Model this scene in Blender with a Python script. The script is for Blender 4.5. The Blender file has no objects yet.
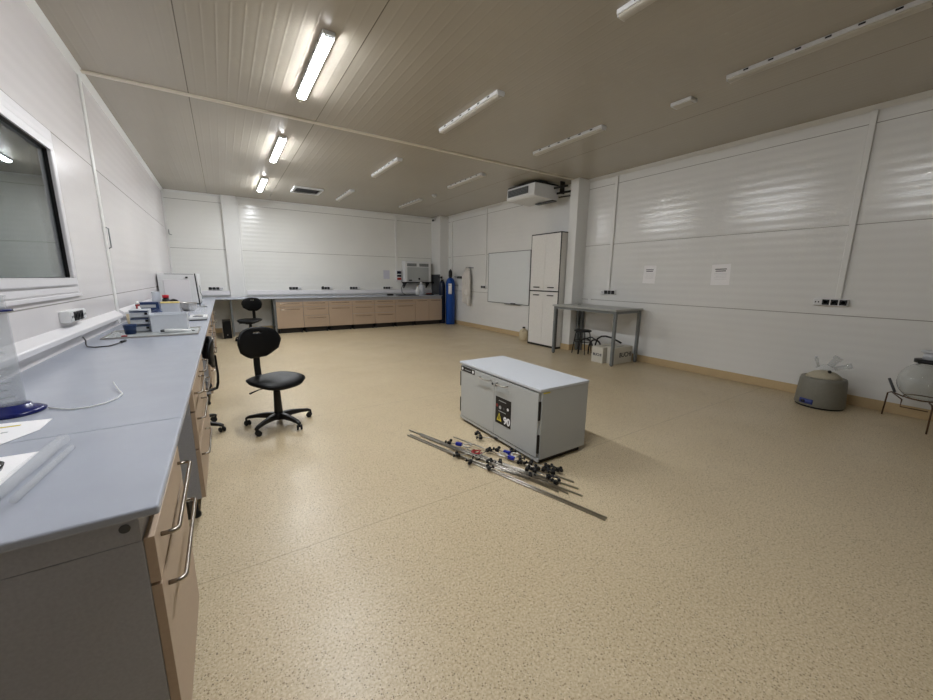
import bpy, bmesh, math, random
from mathutils import Vector, Matrix
random.seed(7)
PI = math.pi
C = bpy.context.scene.collection
sc = bpy.context.scene
sc.view_settings.view_transform = 'Standard'
sc.view_settings.look = 'None'
sc.view_settings.gamma = 1
sc.view_settings.use_curve_mapping = False
sc.view_settings.exposure = 2.38

XL, XR, YB, YF0, ZC = -0.982, 6.192, 11.289, -5.6, 3.341

# ------------------------------------------------------------------ materials
def lin(c):
    return tuple(((v/255)/12.92 if v/255 <= .04045 else ((v/255+.055)/1.055)**2.4) for v in c) + (1,)

def mat(name, rgb, rough=.5, metal=0.0, noise=.04, nscale=40, spec=.5, bump=0.0, trans=0.0, ior=1.45, emit=None, estr=0, alpha=1, coat=0):
    m = bpy.data.materials.new(name); m.use_nodes = True
    nt = m.node_tree; b = nt.nodes['Principled BSDF']
    base = lin(rgb)
    b.inputs['Roughness'].default_value = rough
    b.inputs['Metallic'].default_value = metal
    b.inputs['Specular IOR Level'].default_value = spec
    b.inputs['IOR'].default_value = ior
    b.inputs['Transmission Weight'].default_value = trans
    b.inputs['Alpha'].default_value = alpha
    b.inputs['Coat Weight'].default_value = coat
    tc = nt.nodes.new('ShaderNodeTexCoord')
    n = nt.nodes.new('ShaderNodeTexNoise'); n.inputs['Scale'].default_value = nscale; n.inputs['Detail'].default_value = 4
    nt.links.new(tc.outputs['Object'], n.inputs['Vector'])
    r = nt.nodes.new('ShaderNodeValToRGB')
    r.color_ramp.elements[0].position = .3; r.color_ramp.elements[1].position = .7
    r.color_ramp.elements[0].color = tuple(v*(1-noise) for v in base[:3])+(1,)
    r.color_ramp.elements[1].color = tuple(min(1, v*(1+noise)) for v in base[:3])+(1,)
    nt.links.new(n.outputs['Fac'], r.inputs['Fac'])
    nt.links.new(r.outputs['Color'], b.inputs['Base Color'])
    if bump:
        bp = nt.nodes.new('ShaderNodeBump'); bp.inputs['Distance'].default_value = bump; bp.inputs['Strength'].default_value = .6
        nt.links.new(n.outputs['Fac'], bp.inputs['Height']); nt.links.new(bp.outputs['Normal'], b.inputs['Normal'])
    if emit:
        b.inputs['Emission Color'].default_value = lin(emit); b.inputs['Emission Strength'].default_value = estr
    return m

def mth(nt, op, a, b=None, c=None):
    n = nt.nodes.new('ShaderNodeMath'); n.operation = op
    for i, v in enumerate((a, b, c)):
        if v is None: continue
        if isinstance(v, (int, float)): n.inputs[i].default_value = v
        else: nt.links.new(v, n.inputs[i])
    return n.outputs[0]

def line_mask(nt, coord, centres, half):
    acc = None
    for c in centres:
        d = mth(nt, 'ABSOLUTE', mth(nt, 'SUBTRACT', coord, c))
        k = mth(nt, 'LESS_THAN', d, half)
        acc = k if acc is None else mth(nt, 'MAXIMUM', acc, k)
    return acc

def panel_mat(name, rgb, ribaxis, pitch, amp, rough, seams, vseams=None, vaxis=None, half=.004, ripple=0.0, spec=.5, sharp=False):
    """coated sheet-metal sandwich panel: fine ribs along one axis, sealed joints"""
    m = bpy.data.materials.new(name); m.use_nodes = True
    nt = m.node_tree; b = nt.nodes['Principled BSDF']
    tc = nt.nodes.new('ShaderNodeTexCoord'); sp = nt.nodes.new('ShaderNodeSeparateXYZ')
    nt.links.new(tc.outputs['Object'], sp.inputs[0])
    a = sp.outputs[ribaxis]
    n = nt.nodes.new('ShaderNodeTexNoise'); n.inputs['Scale'].default_value = .7; n.inputs['Detail'].default_value = 3
    nt.links.new(tc.outputs['Object'], n.inputs['Vector'])
    r = nt.nodes.new('ShaderNodeValToRGB'); base = lin(rgb)
    r.color_ramp.elements[0].position = .3; r.color_ramp.elements[1].position = .7
    r.color_ramp.elements[0].color = tuple(v*.96 for v in base[:3])+(1,)
    r.color_ramp.elements[1].color = tuple(min(1, v*1.03) for v in base[:3])+(1,)
    nt.links.new(n.outputs['Fac'], r.inputs['Fac'])
    mask = line_mask(nt, a, seams, half) if seams else None
    if vseams:
        v = line_mask(nt, sp.outputs[vaxis], vseams, half)
        mask = v if mask is None else mth(nt, 'MAXIMUM', mask, v)
    mx = nt.nodes.new('ShaderNodeMix'); mx.data_type = 'RGBA'
    mx.inputs[7].default_value = lin((146, 143, 136) if not sharp else (110, 104, 94))
    if mask is not None: nt.links.new(mask, mx.inputs[0])
    else: mx.inputs[0].default_value = 0
    nt.links.new(r.outputs['Color'], mx.inputs[6])
    nt.links.new(mx.outputs[2], b.inputs['Base Color'])
    b.inputs['Roughness'].default_value = rough
    b.inputs['Specular IOR Level'].default_value = spec
    # rib profile
    ph = mth(nt, 'MULTIPLY', a, 2*PI/pitch)
    s = mth(nt, 'SINE', ph)
    if sharp:
        s = mth(nt, 'POWER', mth(nt, 'ABSOLUTE', mth(nt, 'SINE', mth(nt, 'MULTIPLY', a, PI/pitch))), 24.0)
    h = mth(nt, 'MULTIPLY', s, amp)
    n2 = nt.nodes.new('ShaderNodeTexNoise'); n2.inputs['Scale'].default_value = 220; n2.inputs['Detail'].default_value = 1
    nt.links.new(tc.outputs['Object'], n2.inputs['Vector'])
    h = mth(nt, 'ADD', h, mth(nt, 'MULTIPLY', n2.outputs['Fac'], ripple))
    bp = nt.nodes.new('ShaderNodeBump'); bp.inputs['Distance'].default_value = 1.0; bp.inputs['Strength'].default_value = 1.0
    nt.links.new(h, bp.inputs['Height']); nt.links.new(bp.outputs['Normal'], b.inputs['Normal'])
    return m

W = (222, 222, 220)
M_wallR = panel_mat('wall_panel_right', (230, 230, 227), 2, .105, .00046, .19, [1.047, 2.092, 3.16])
M_wallB = panel_mat('wall_panel_back', (236, 236, 231), 2, .105, .00055, .21, [1.047, 2.06, 3.16])
M_wallL = panel_mat('wall_panel_left', (226, 222, 222), 2, .105, .00045, .2, [1.225, 2.48])
M_wallF = panel_mat('wall_panel_front', (214, 214, 211), 2, .105, .0004, .36, [1.047, 2.092, 3.16])
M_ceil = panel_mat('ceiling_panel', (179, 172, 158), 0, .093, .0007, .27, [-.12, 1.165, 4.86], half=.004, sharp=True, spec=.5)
M_trim = mat('white_sheet_trim', (230, 230, 227), .35, noise=.01)
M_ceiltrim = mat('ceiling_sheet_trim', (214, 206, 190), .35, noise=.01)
M_white = mat('white_paint', (225, 226, 226), .4, noise=.02)
M_pvc = mat('white_pvc', (228, 226, 228), .3, noise=.01)
M_grey = mat('light_grey_metal', (176, 180, 180), .42, noise=.02)
M_endgrey = mat('grey_laminate', (162, 162, 166), .5, noise=.06, nscale=120)
M_dkgrey = mat('dark_grey', (70, 72, 74), .5)
M_legsteel = mat('grey_coated_steel', (120, 124, 124), .4, metal=.2)
M_black = mat('black_plastic', (14, 14, 15), .42, noise=.1)
M_blackpu = mat('black_polyurethane', (7, 8, 10), .46, spec=.28, noise=.2, nscale=90, bump=.0006)
M_rubber = mat('black_rubber', (20, 20, 20), .7)
M_chrome = mat('brushed_steel', (190, 186, 180), .28, metal=1, noise=.05)
M_handle = mat('satin_handle_steel', (158, 150, 140), .26, metal=1, noise=.05)
M_rod = mat('steel_rod', (196, 192, 184), .3, metal=1, noise=.15, nscale=60)
M_rust = mat('brown_steel_wire', (96, 72, 52), .5, metal=.5, noise=.2)
M_top = mat('grey_worktop', (168, 173, 184), .26, noise=.03, nscale=6)
M_beige = mat('beige_laminate', (182, 160, 138), .45, noise=.035, nscale=70)
M_beigeedge = mat('beige_edge', (150, 126, 106), .5, noise=.03)
M_plinth = mat('dark_plinth', (42, 36, 32), .6)
M_tanplinth = mat('tan_plinth', (110, 96, 78), .6)
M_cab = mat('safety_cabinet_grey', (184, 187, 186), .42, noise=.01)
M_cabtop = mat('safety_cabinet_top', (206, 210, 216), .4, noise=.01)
M_blue = mat('cylinder_blue', (10, 68, 150), .38, noise=.06, nscale=12)
M_navy = mat('navy_plastic', (16, 26, 92), .25, noise=.05)
M_darkblue = mat('dark_blue_plastic', (30, 52, 92), .35)
M_bluebit = mat('bright_blue_plastic', (28, 40, 150), .35)
M_red = mat('red_plastic', (190, 24, 40), .4)
M_redrubber = mat('red_rubber', (150, 40, 40), .5)
M_yellow = mat('yellow_enamel', (214, 196, 60), .5)
M_cream = mat('cream_plastic', (214, 200, 168), .45)
M_paper = mat('paper', (250, 249, 250), .7, noise=.01)
M_ink = mat('ink', (70, 70, 78), .8)
M_box = mat('white_cardboard', (206, 202, 190), .75, noise=.04)
M_coat = mat('white_cotton', (226, 222, 216), .9, noise=.03, bump=.002, nscale=60)
M_mantle = mat('grey_mantle_casing', (128, 126, 116), .45, noise=.05)
M_cloth = mat('glass_cloth', (186, 178, 156), .9, noise=.1, bump=.002, nscale=80)
M_clear = mat('clear_plastic', (235, 238, 242), .08, alpha=.12, noise=.0)
M_frost = mat('frosted_plastic', (226, 230, 236), .3, alpha=.72, noise=.02)
M_glass = mat('clear_glass', (225, 230, 232), .03, alpha=.24, noise=0, spec=.8)
M_real = mat('borosilicate_glass', (250, 252, 252), .0, trans=1, ior=1.45, noise=0)
M_pane = mat('window_glass', (200, 210, 210), .0, trans=1, ior=1.5, noise=0)
M_marker = mat('marker_tray_metal', (120, 122, 122), .4, metal=.5)
M_board = mat('whiteboard_enamel', (226, 230, 230), .2, noise=.01)
M_wardrobe = mat('white_melamine', (226, 224, 219), .45, noise=.03, nscale=25)
M_edge = mat('black_edging', (22, 20, 20), .5)
M_lit = mat('lit_diffuser', (255, 255, 255), .5, emit=(246, 249, 253), estr=29)
M_unlit = mat('unlit_diffuser', (192, 187, 175), .35, noise=.01)
M_skirt = mat('beige_vinyl_skirting', (196, 172, 132), .5, noise=.1, nscale=160)
M_night = mat('night_void', (20, 22, 22), .9)
M_lcd = mat('dark_display', (18, 20, 44), .2)

def floor_mat():
    m = bpy.data.materials.new('speckled_vinyl_floor'); m.use_nodes = True
    nt = m.node_tree; b = nt.nodes['Principled BSDF']
    tc = nt.nodes.new('ShaderNodeTexCoord'); co = tc.outputs['Object']
    sp = nt.nodes.new('ShaderNodeSeparateXYZ'); nt.links.new(co, sp.inputs[0])
    def noise(s, d=2, r=.5):
        n = nt.nodes.new('ShaderNodeTexNoise'); n.inputs['Scale'].default_value = s
        n.inputs['Detail'].default_value = d; n.inputs['Roughness'].default_value = r
        nt.links.new(co, n.inputs['Vector']); return n.outputs['Fac']
    def ramp(f, p0, c0, p1, c1):
        r = nt.nodes.new('ShaderNodeValToRGB'); e = r.color_ramp.elements
        e[0].position = p0; e[1].position = p1; e[0].color = c0; e[1].color = c1
        nt.links.new(f, r.inputs['Fac']); return r.outputs['Color']
    def mix(f, a, c):
        x = nt.nodes.new('ShaderNodeMix'); x.data_type = 'RGBA'
        for s, v in ((0, f), (6, a), (7, c)):
            if isinstance(v, (int, float, tuple)): x.inputs[s].default_value = v
            else: nt.links.new(v, x.inputs[s])
        return x.outputs[2]
    base = ramp(noise(1.1, 4), .35, lin((198, 180, 146)), .65, lin((209, 192, 159)))
    mid = ramp(noise(95, 3, .6), .38, lin((174, 153, 118)), .60, lin((216, 202, 172)))
    col = mix(.55, base, mid)
    # dark flecks: two voronoi layers, a fraction of the cells
    for s, thr, frac, c in ((85, .26, .36, (104, 80, 54)), (150, .30, .30, (126, 100, 70)), (60, .17, .22, (70, 54, 40)), (110, .25, .25, (236, 222, 196))):
        v = nt.nodes.new('ShaderNodeTexVoronoi'); v.inputs['Scale'].default_value = s
        nt.links.new(co, v.inputs['Vector'])
        se = nt.nodes.new('ShaderNodeSeparateColor'); nt.links.new(v.outputs['Color'], se.inputs[0])
        k = mth(nt, 'MULTIPLY', mth(nt, 'LESS_THAN', v.outputs['Distance'], thr), mth(nt, 'LESS_THAN', se.outputs[0], frac))
        col = mix(mth(nt, 'MULTIPLY', k, .75), col, lin(c))
    seam = line_mask(nt, sp.outputs[1], [-.05, 1.95, 3.95, 5.95, 7.95, 9.95], .0025)
    seamn = mth(nt, 'MULTIPLY', seam, .55)
    col = mix(seamn, col, lin((120, 98, 72)))
    # scuffs and faint dirt
    d = ramp(noise(2.3, 6, .7), .56, (0, 0, 0, 1), .76, (1, 1, 1, 1))
    col = mix(mth(nt, 'MULTIPLY', d, .18), col, lin((140, 118, 88)))
    nt.links.new(col, b.inputs['Base Color'])
    rr = nt.nodes.new('ShaderNodeMapRange'); nt.links.new(noise(1.7, 5, .65), rr.inputs[0])
    rr.inputs[1].default_value = .3; rr.inputs[2].default_value = .7; rr.inputs[3].default_value = .30; rr.inputs[4].default_value = .46
    nt.links.new(rr.outputs[0], b.inputs['Roughness'])
    bp = nt.nodes.new('ShaderNodeBump'); bp.inputs['Distance'].default_value = .0012; bp.inputs['Strength'].default_value = .35
    nt.links.new(noise(9, 3), bp.inputs['Height']); nt.links.new(bp.outputs['Normal'], b.inputs['Normal'])
    return m
M_floor = floor_mat()

# ------------------------------------------------------------------ mesh builder
class MB:
    def __init__(s): s.v = []; s.f = []; s.sm = []
    def add(s, vs, fs, smooth=False):
        o = len(s.v); s.v += [tuple(v) for v in vs]; s.f += [tuple(i+o for i in f) for f in fs]; s.sm += [smooth]*len(fs); return s
    def box(s, x0, y0, z0, x1, y1, z1):
        x0, x1 = sorted((x0, x1)); y0, y1 = sorted((y0, y1)); z0, z1 = sorted((z0, z1))
        return s.add([(x0,y0,z0),(x1,y0,z0),(x1,y1,z0),(x0,y1,z0),(x0,y0,z1),(x1,y0,z1),(x1,y1,z1),(x0,y1,z1)],
                     [(0,3,2,1),(4,5,6,7),(0,1,5,4),(1,2,6,5),(2,3,7,6),(3,0,4,7)])
    def prism(s, poly, a0, a1, axis=2):
        """poly (2D, ccw) extruded along axis; axis 2: (x,y), 1: (x,z), 0: (y,z)"""
        def P(p, a):
            return (p[0], p[1], a) if axis == 2 else ((p[0], a, p[1]) if axis == 1 else (a, p[0], p[1]))
        n = len(poly); vs = [P(p, a0) for p in poly] + [P(p, a1) for p in poly]
        return s.add(vs, [tuple(range(n))[::-1], tuple(range(n, 2*n))] + [(i, (i+1) % n, n+(i+1) % n, n+i) for i in range(n)])
    def tube(s, pts, r, n=10, closed=False, cap=True):
        pts = [Vector(p) for p in pts]; m = len(pts)
        rs = r if isinstance(r, (list, tuple)) else [r]*m
        rings = []; up = None
        for i, p in enumerate(pts):
            if closed: t = (pts[(i+1) % m]-pts[i-1])
            else: t = pts[min(i+1, m-1)]-pts[max(i-1, 0)]
            t.normalize()
            if up is None:
                up = Vector((0, 0, 1)) if abs(t.z) < .9 else Vector((1, 0, 0))
            u = (up - t*up.dot(t))
            if u.length < 1e-5: u = t.orthogonal()
            u.normalize(); w = t.cross(u); up = u
            rings.append([p + (u*math.cos(2*PI*k/n)+w*math.sin(2*PI*k/n))*rs[i] for k in range(n)])
        vs = [v for rg in rings for v in rg]; fs = []
        for i in range(m if closed else m-1):
            j = (i+1) % m
            for k in range(n):
                l = (k+1) % n; fs.append((i*n+k, i*n+l, j*n+l, j*n+k))
        s.add(vs, fs, True)
        if not closed and cap:
            s.add(rings[0], [tuple(range(n))[::-1]]); s.add(rings[-1], [tuple(range(n))])
        return s
    def cyl(s, p0, p1, r0, r1=None, n=24): return s.tube([p0, p1], [r0, r0 if r1 is None else r1], n)
    def lathe(s, prof, n=32, c=(0, 0, 0), sx=1, sy=1, M=None):
        """prof: list of (r,z)"""
        vs = []; fs = []; m = len(prof)
        for r, z in prof:
            for k in range(n):
                a = 2*PI*k/n; v = Vector((r*math.cos(a)*sx, r*math.sin(a)*sy, z))
                if M is not None: v = M @ v
                vs.append((v[0]+c[0], v[1]+c[1], v[2]+c[2]))
        for i in range(m-1):
            for k in range(n):
                l = (k+1) % n; fs.append((i*n+k, i*n+l, (i+1)*n+l, (i+1)*n+k))
        s.add(vs, fs, True)
        if prof[0][0] > 1e-6: s.add([vs[k] for k in range(n)], [tuple(range(n))[::-1]])
        if prof[-1][0] > 1e-6: s.add([vs[(m-1)*n+k] for k in range(n)], [tuple(range(n))])
        return s
    def grid(s, fn, nu, nv, thick=0):
        vs = [fn(i/nu, j/nv) for j in range(nv+1) for i in range(nu+1)]
        fs = [(j*(nu+1)+i, j*(nu+1)+i+1, (j+1)*(nu+1)+i+1, (j+1)*(nu+1)+i) for j in range(nv) for i in range(nu)]
        return s.add(vs, fs, True)

def obj(name, mb, m, parent=None, bevel=0, seg=2, solid=0, subsurf=0, loc=None, rotz=0, label=None):
    me = bpy.data.meshes.new(name)
    me.from_pydata([tuple(v) for v in mb.v], [], mb.f); me.update()
    me.polygons.foreach_set('use_smooth', mb.sm)
    bm = bmesh.new(); bm.from_mesh(me); bmesh.ops.remove_doubles(bm, verts=bm.verts, dist=1e-6)
    bmesh.ops.recalc_face_normals(bm, faces=bm.faces); bm.to_mesh(me); bm.free()
    me.materials.append(m)
    o = bpy.data.objects.new(name, me); C.objects.link(o)
    if parent is not None: o.parent = parent
    if loc is not None: o.location = loc
    o.rotation_euler.z = rotz
    if solid:
        md = o.modifiers.new('solid', 'SOLIDIFY'); md.thickness = solid; md.offset = 0
    if subsurf:
        md = o.modifiers.new('sub', 'SUBSURF'); md.levels = subsurf; md.render_levels = subsurf
    if bevel:
        md = o.modifiers.new('bevel', 'BEVEL'); md.width = bevel; md.segments = seg; md.limit_method = 'ANGLE'; md.angle_limit = math.radians(40)
        md.harden_normals = False
    if label: o['label'] = label
    return o
def tag(o, label, cat, group=None):
    o['label'] = label; o['category'] = cat
    if group: o['group'] = group
    return o
def thing(name, label, cat, loc, rotz=0, group=None):
    o = bpy.data.objects.new(name, None); C.objects.link(o); o.location = loc; o.rotation_euler = (0, 0, rotz)
    o.empty_display_size = .1
    return tag(o, label, cat, group)
def dup(root, loc, rotz, label, group=None):
    r = root.copy(); C.objects.link(r); r.location = loc; r.rotation_euler = (0, 0, rotz); r['label'] = label
    if group: r['group'] = group
    for ch in list(root.children):
        c = ch.copy(); C.objects.link(c); c.parent = r
        for g in list(ch.children):
            d = g.copy(); C.objects.link(d); d.parent = c
    return r
def struct(name, mb, m, parent=None, **k):
    o = obj(name, mb, m, parent, **k)
    if parent is None: o['kind'] = 'structure'
    return o
def text(s, size, m, parent, M, name='lettering', ext=.0006, bold=0):
    cu = bpy.data.curves.new(name, 'FONT'); cu.body = s; cu.size = size; cu.extrude = ext; cu.offset = bold
    cu.align_x = 'CENTER'; cu.align_y = 'CENTER'
    t = bpy.data.objects.new('t', cu); C.objects.link(t)
    bpy.context.view_layer.update()
    dg = bpy.context.evaluated_depsgraph_get()
    me = bpy.data.meshes.new_from_object(t.evaluated_get(dg))
    bpy.data.objects.remove(t)
    me.transform(M); me.materials.clear(); me.materials.append(m)
    o = bpy.data.objects.new(name, me); C.objects.link(o); o.parent = parent
    return o
# orientation matrices for writing on vertical faces
FACE_NX = Matrix(((0,0,-1,0),(-1,0,0,0),(0,1,0,0),(0,0,0,1)))   # faces -x, reads left->right as +y -> -y
FACE_NY = Matrix(((1,0,0,0),(0,0,-1,0),(0,1,0,0),(0,0,0,1)))    # faces -y
def at(M, x, y, z): return Matrix.Translation((x, y, z)) @ M

# ------------------------------------------------------------------ room shell
T = .12
struct('floor', MB().box(XL-T, YF0-T, -.1, XR+T, YB+T, 0), M_floor)
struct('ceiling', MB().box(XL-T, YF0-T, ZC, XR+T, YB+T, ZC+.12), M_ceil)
struct('wall_right', MB().box(XR, YF0-T, 0, XR+T, YB+T, ZC), M_wallR)
struct('wall_back', MB().box(XL, YB, 0, XR, YB+T, ZC), M_wallB)
struct('wall_front', MB().box(XL, YF0-T, 0, XR, YF0, ZC), M_wallF)
# left wall with window opening
WY0, WY1, WZ0, WZ1 = 2.30, 4.20, 1.29, 2.43
struct('wall_left', MB().box(XL-T, YF0-T, 0, XL, WY0, ZC).box(XL-T, WY1, 0, XL, YB+T, ZC)
       .box(XL-T, WY0, 0, XL, WY1, WZ0).box(XL-T, WY0, WZ1, XL, WY1, ZC), M_wallL)
win = struct('window_1', MB(), M_pvc) if False else bpy.data.objects.new('window_1', None)
C.objects.link(win); win.location = (XL, (WY0+WY1)/2, WZ0); win['kind'] = 'structure'
def wl(mb, name, m, **k):
    mb.v = [(v[0]-XL, v[1]-(WY0+WY1)/2, v[2]-WZ0) for v in mb.v]; return obj(name, mb, m, win, **k)
def ring(mb, x0, x1, y0, y1, z0, z1, w):
    mb.box(x0, y0, z0, x1, y1, z0+w).box(x0, y0, z1-w, x1, y1, z1).box(x0, y0, z0+w, x1, y0+w, z1-w).box(x0, y1-w, z0+w, x1, y1, z1-w); return mb
wl(ring(MB(), XL-.07, XL+.012, WY0+.002, WY1-.002, WZ0+.002, WZ1-.002, .055), 'window_frame', M_pvc, bevel=.006)
wl(ring(MB(), XL-.055, XL+.028, WY0+.057, WY1-.057, WZ0+.057, WZ1-.057, .055), 'sash', M_pvc, bevel=.008)
wl(ring(MB(), XL-.02, XL+.006, WY0+.112, WY1-.112, WZ0+.112, WZ1-.112, .006), 'gasket', M_edge)
gy0, gy1, gz0, gz1 = WY0+.113, WY1-.113, WZ0+.113, WZ1-.113
wl(MB().box(XL-.012, gy0, gz0, XL-.008, gy1, gz1).box(XL-.032, gy0, gz0, XL-.028, gy1, gz1), 'pane', M_pane)
wl(MB().box(XL+.0005, WY0-.05, WZ0-.03, XL+.02, WY1+.05, WZ0-.004), 'window_sill', M_pvc, bevel=.004)
wl(ring(MB(), XL+.0005, XL+.006, WY0-.045, WY1+.045, WZ0-.003, WZ1+.045, .045), 'window_trim', M_pvc, bevel=.002)
# cover strips (setting)
tn = 0
def trim(mb, m=M_trim, **k):
    global tn
    tn += 1
    return struct('trim_%d' % tn, mb, m, **k)
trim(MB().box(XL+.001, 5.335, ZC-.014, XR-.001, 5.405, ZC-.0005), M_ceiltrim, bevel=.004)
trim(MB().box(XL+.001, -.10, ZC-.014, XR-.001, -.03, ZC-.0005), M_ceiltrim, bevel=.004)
trim(MB().box(XL+.0005, 5.35, .92, XL+.012, 5.44, ZC-.045), bevel=.003)
trim(MB().box(.455, YB-.012, .92, .50, YB-.0005, ZC-.045), bevel=.003)
# coves
def cove(mb): return mb
struct('trim_%d' % 20, MB().prism([(XL+.0005, ZC-.045), (XL+.045, ZC-.0005), (XL+.0005, ZC-.0005)], YF0+.05, YB-.05, 1), M_trim)
struct('trim_%d' % 21, MB().prism([(XR-.0005, ZC-.05), (XR-.0005, ZC-.0005), (XR-.05, ZC-.0005)], YF0+.05, 5.20, 1), M_trim)
struct('trim_%d' % 22, MB().prism([(XR-.0005, ZC-.05), (XR-.0005, ZC-.0005), (XR-.05, ZC-.0005)], 5.43, 10.68, 1), M_trim)
struct('trim_%d' % 23, MB().prism([(YB-.0005, ZC-.045), (YB-.0005, ZC-.0005), (YB-.045, ZC-.0005)], XL+.05, 5.87, 0), M_trim)
struct('trim_%d' % 24, MB().box(XL+.0005, YB-.014, .92, XL+.03, YB-.0005, ZC-.05), M_trim)
def skirt(name, a, b):
    struct(name, MB().box(*a, *b), M_skirt, bevel=.004)
skirt('baseboard_right', (XR-.012, YF0+.02, .0005), (XR-.0005, 5.20, .12))
struct('baseboard_rear', MB().box(XR-.012, 5.43, .0005, XR-.0005, 10.68, .12), M_skirt, bevel=.004)
struct('baseboard_back', MB().box(XL+.02, YB-.012, .0005, 5.87, YB-.0005, .12), M_skirt, bevel=.004)
struct('baseboard_left', MB().box(XL+.0005, YF0+.02, .0005, XL+.012, YB-.02, .12), M_skirt, bevel=.004)
# boxed-in columns
struct('column_left', MB().box(.145, YB-.10, .002, .455, YB-.0005, ZC-.0005), M_trim, bevel=.004)
struct('column_right', MB().box(5.88, 5.21, .002, XR-.0005, 5.41, ZC-.0005), M_trim, bevel=.004)
struct('column_corner', MB().box(5.885, 10.70, .002, XR-.0005, YB-.0005, ZC-.0005), M_trim, bevel=.004)
struct('baseboard_column', MB().box(5.866, 5.196, .0005, 5.879, 5.424, .12).box(5.879, 5.196, .0005, XR-.013, 5.209, .12), M_skirt)

# ------------------------------------------------------------------ ceiling lights
def make_light(lit, label):
    t = thing('ceiling_light', label, 'ceiling light', (0, 0, ZC))
    L = .625
    obj('housing', MB().box(-.050, -L, -.034, .050, L, -.0005), M_white, t, bevel=.004)
    n = 8; prof = []
    for i in range(n+1):
        a = PI*i/n; prof.append((-.040*math.cos(a), -.035-.021*math.sin(a)**.7))
    mb = MB().prism(prof[::-1], -L+.012, L-.012, 1)
    obj('diffuser', mb, M_lit if lit else M_unlit, t)
    for s in (-1, 1):
        obj('end_cap', MB().box(-.043, s*(L-.012), -.050, .043, s*(L), -.0345), M_white, t, bevel=.006)
    for k in range(6):
        y = -L+.16+k*(2*L-.32)/5
        obj('clip', MB().box(-.0525, y-.02, -.022, -.0505, y+.02, -.008), M_black, t, bevel=.002)
    return t
lit0 = make_light(True, 'lit tube ceiling light of the left row, largest one in view')
lit0.location = (.89, 4.05, ZC)
G1 = 'ceiling lights'
lit0['group'] = G1
dup(lit0, (.89, 1.375, ZC), 0, 'lit tube ceiling light of the left row, overhead and out of frame', G1)
dup(lit0, (.89, 6.73, ZC), 0, 'lit tube ceiling light, middle of the three glowing ones in the left row', G1)
dup(lit0, (.89, 9.37, ZC), 0, 'lit tube ceiling light in the left row nearest the back wall', G1)
un0 = make_light(False, 'unlit ceiling light of the middle row, right of the brightest lamp')
un0.location = (2.60, 4.04, ZC); un0['group'] = G1
dup(un0, (2.61, 1.40, ZC), 0, 'unlit ceiling light of the middle row cut off by the top edge of the photo', G1)
dup(un0, (2.60, 6.70, ZC), 0, 'unlit ceiling light of the middle row just beyond the white cross strip', G1)
dup(un0, (2.61, 9.40, ZC), 0, 'unlit ceiling light of the middle row beside the ceiling vent', G1)
dup(un0, (4.22, 1.37, ZC), 0, 'long unlit ceiling light at the top right corner of the photo', G1)
dup(un0, (4.21, 4.01, ZC), 0, 'unlit ceiling light of the right row, just before the white cross strip', G1)
dup(un0, (4.22, 6.64, ZC), 0, 'unlit ceiling light of the right row left of the fan coil unit', G1)
dup(un0, (4.27, 9.37, ZC), 0, 'unlit ceiling light of the right row farthest away, near the corner column', G1)

# emergency box and smoke detector
t = thing('emergency_light', 'small white flat box fixed to the ceiling before the right wall', 'emergency light', (4.37, 2.49, ZC))
obj('casing', MB().box(-.065, -.11, -.038, .065, .11, -.0005), M_white, t, bevel=.006)
obj('lens', MB().box(-.05, -.09, -.044, .05, .09, -.0385), M_unlit, t, bevel=.003)
t = thing('smoke_detector', 'round white smoke detector on the ceiling near the far corner', 'smoke detector', (4.36, 8.2, ZC))
obj('base', MB().lathe([(.001, -.012), (.062, -.012), (.062, -.0005), (.001, -.0005)]), M_white, t)
obj('sensor_head', MB().lathe([(.001, -.045), (.028, -.045), (.045, -.03), (.052, -.0125), (.001, -.0125)]), M_white, t)
# ceiling vent
t = thing('ceiling_vent', 'white framed rectangular ceiling air vent with dark slats near the back wall', 'vent', (1.79, 9.45, ZC))
obj('frame', MB().box(-.30, -.30, -.03, -.25, .30, -.0005).box(.25, -.30, -.03, .30, .30, -.0005).box(-.25, -.30, -.03, .25, -.25, -.0005).box(-.25, .25, -.03, .25, .30, -.0005), M_white, t, bevel=.004)
obj('backing', MB().box(-.249, -.249, -.006, .249, .249, -.001), M_edge, t)
for k in range(9):
    x = -.22+k*.055
    obj('slat', MB().prism([(x-.012, -.027), (x-.009, -.029), (x+.012, -.009), (x+.009, -.007)], -.248, .248, 1), M_dkgrey, t)

# fan coil unit
t = thing('fan_coil_unit', 'white ceiling-hung fan coil unit with dark grille above the whiteboard', 'air conditioner', (5.52, 6.13, 3.0))
obj('casing', MB().prism([(-.32, .05), (-.28, .02), (.32, 0), (.34, .03), (.34, .27), (-.30, .27)], -.42, .42, 1), M_white, t, bevel=.012)
obj('top_band', MB().box(-.285, -.415, .271, .335, .415, .296), M_edge, t)
for s in (-1, 1):
    obj('hanger', MB().box(-.1, s*.33-.02, .297, .1, s*.33+.02, .3405), M_dkgrey, t)
g = obj('grille', MB().box(-.3315, -.25, .095, -.32, .36, .225), M_dkgrey, t)
for k in range(5):
    obj('louvre', MB().box(-.338, -.245, .102+k*.026, -.332, .355, .109+k*.026), M_legsteel, g)
for z, xx, r in ((.22, .12, .022), (.13, .2, .022), (.06, .26, .012)):
    obj('pipe', MB().tube([(xx+.1, -.42, z), (xx+.12, -.55, z), (xx+.16, -.715, z)], r, 10), M_rubber, t)
obj('pipe_bracket', MB().box(.24, -.56, .10, .36, -.545, .33), M_edge, t)
obj('drain_tray', MB().box(.20, -.40, -.022, .32, .10, -.001), M_dkgrey, t, bevel=.004)

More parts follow.
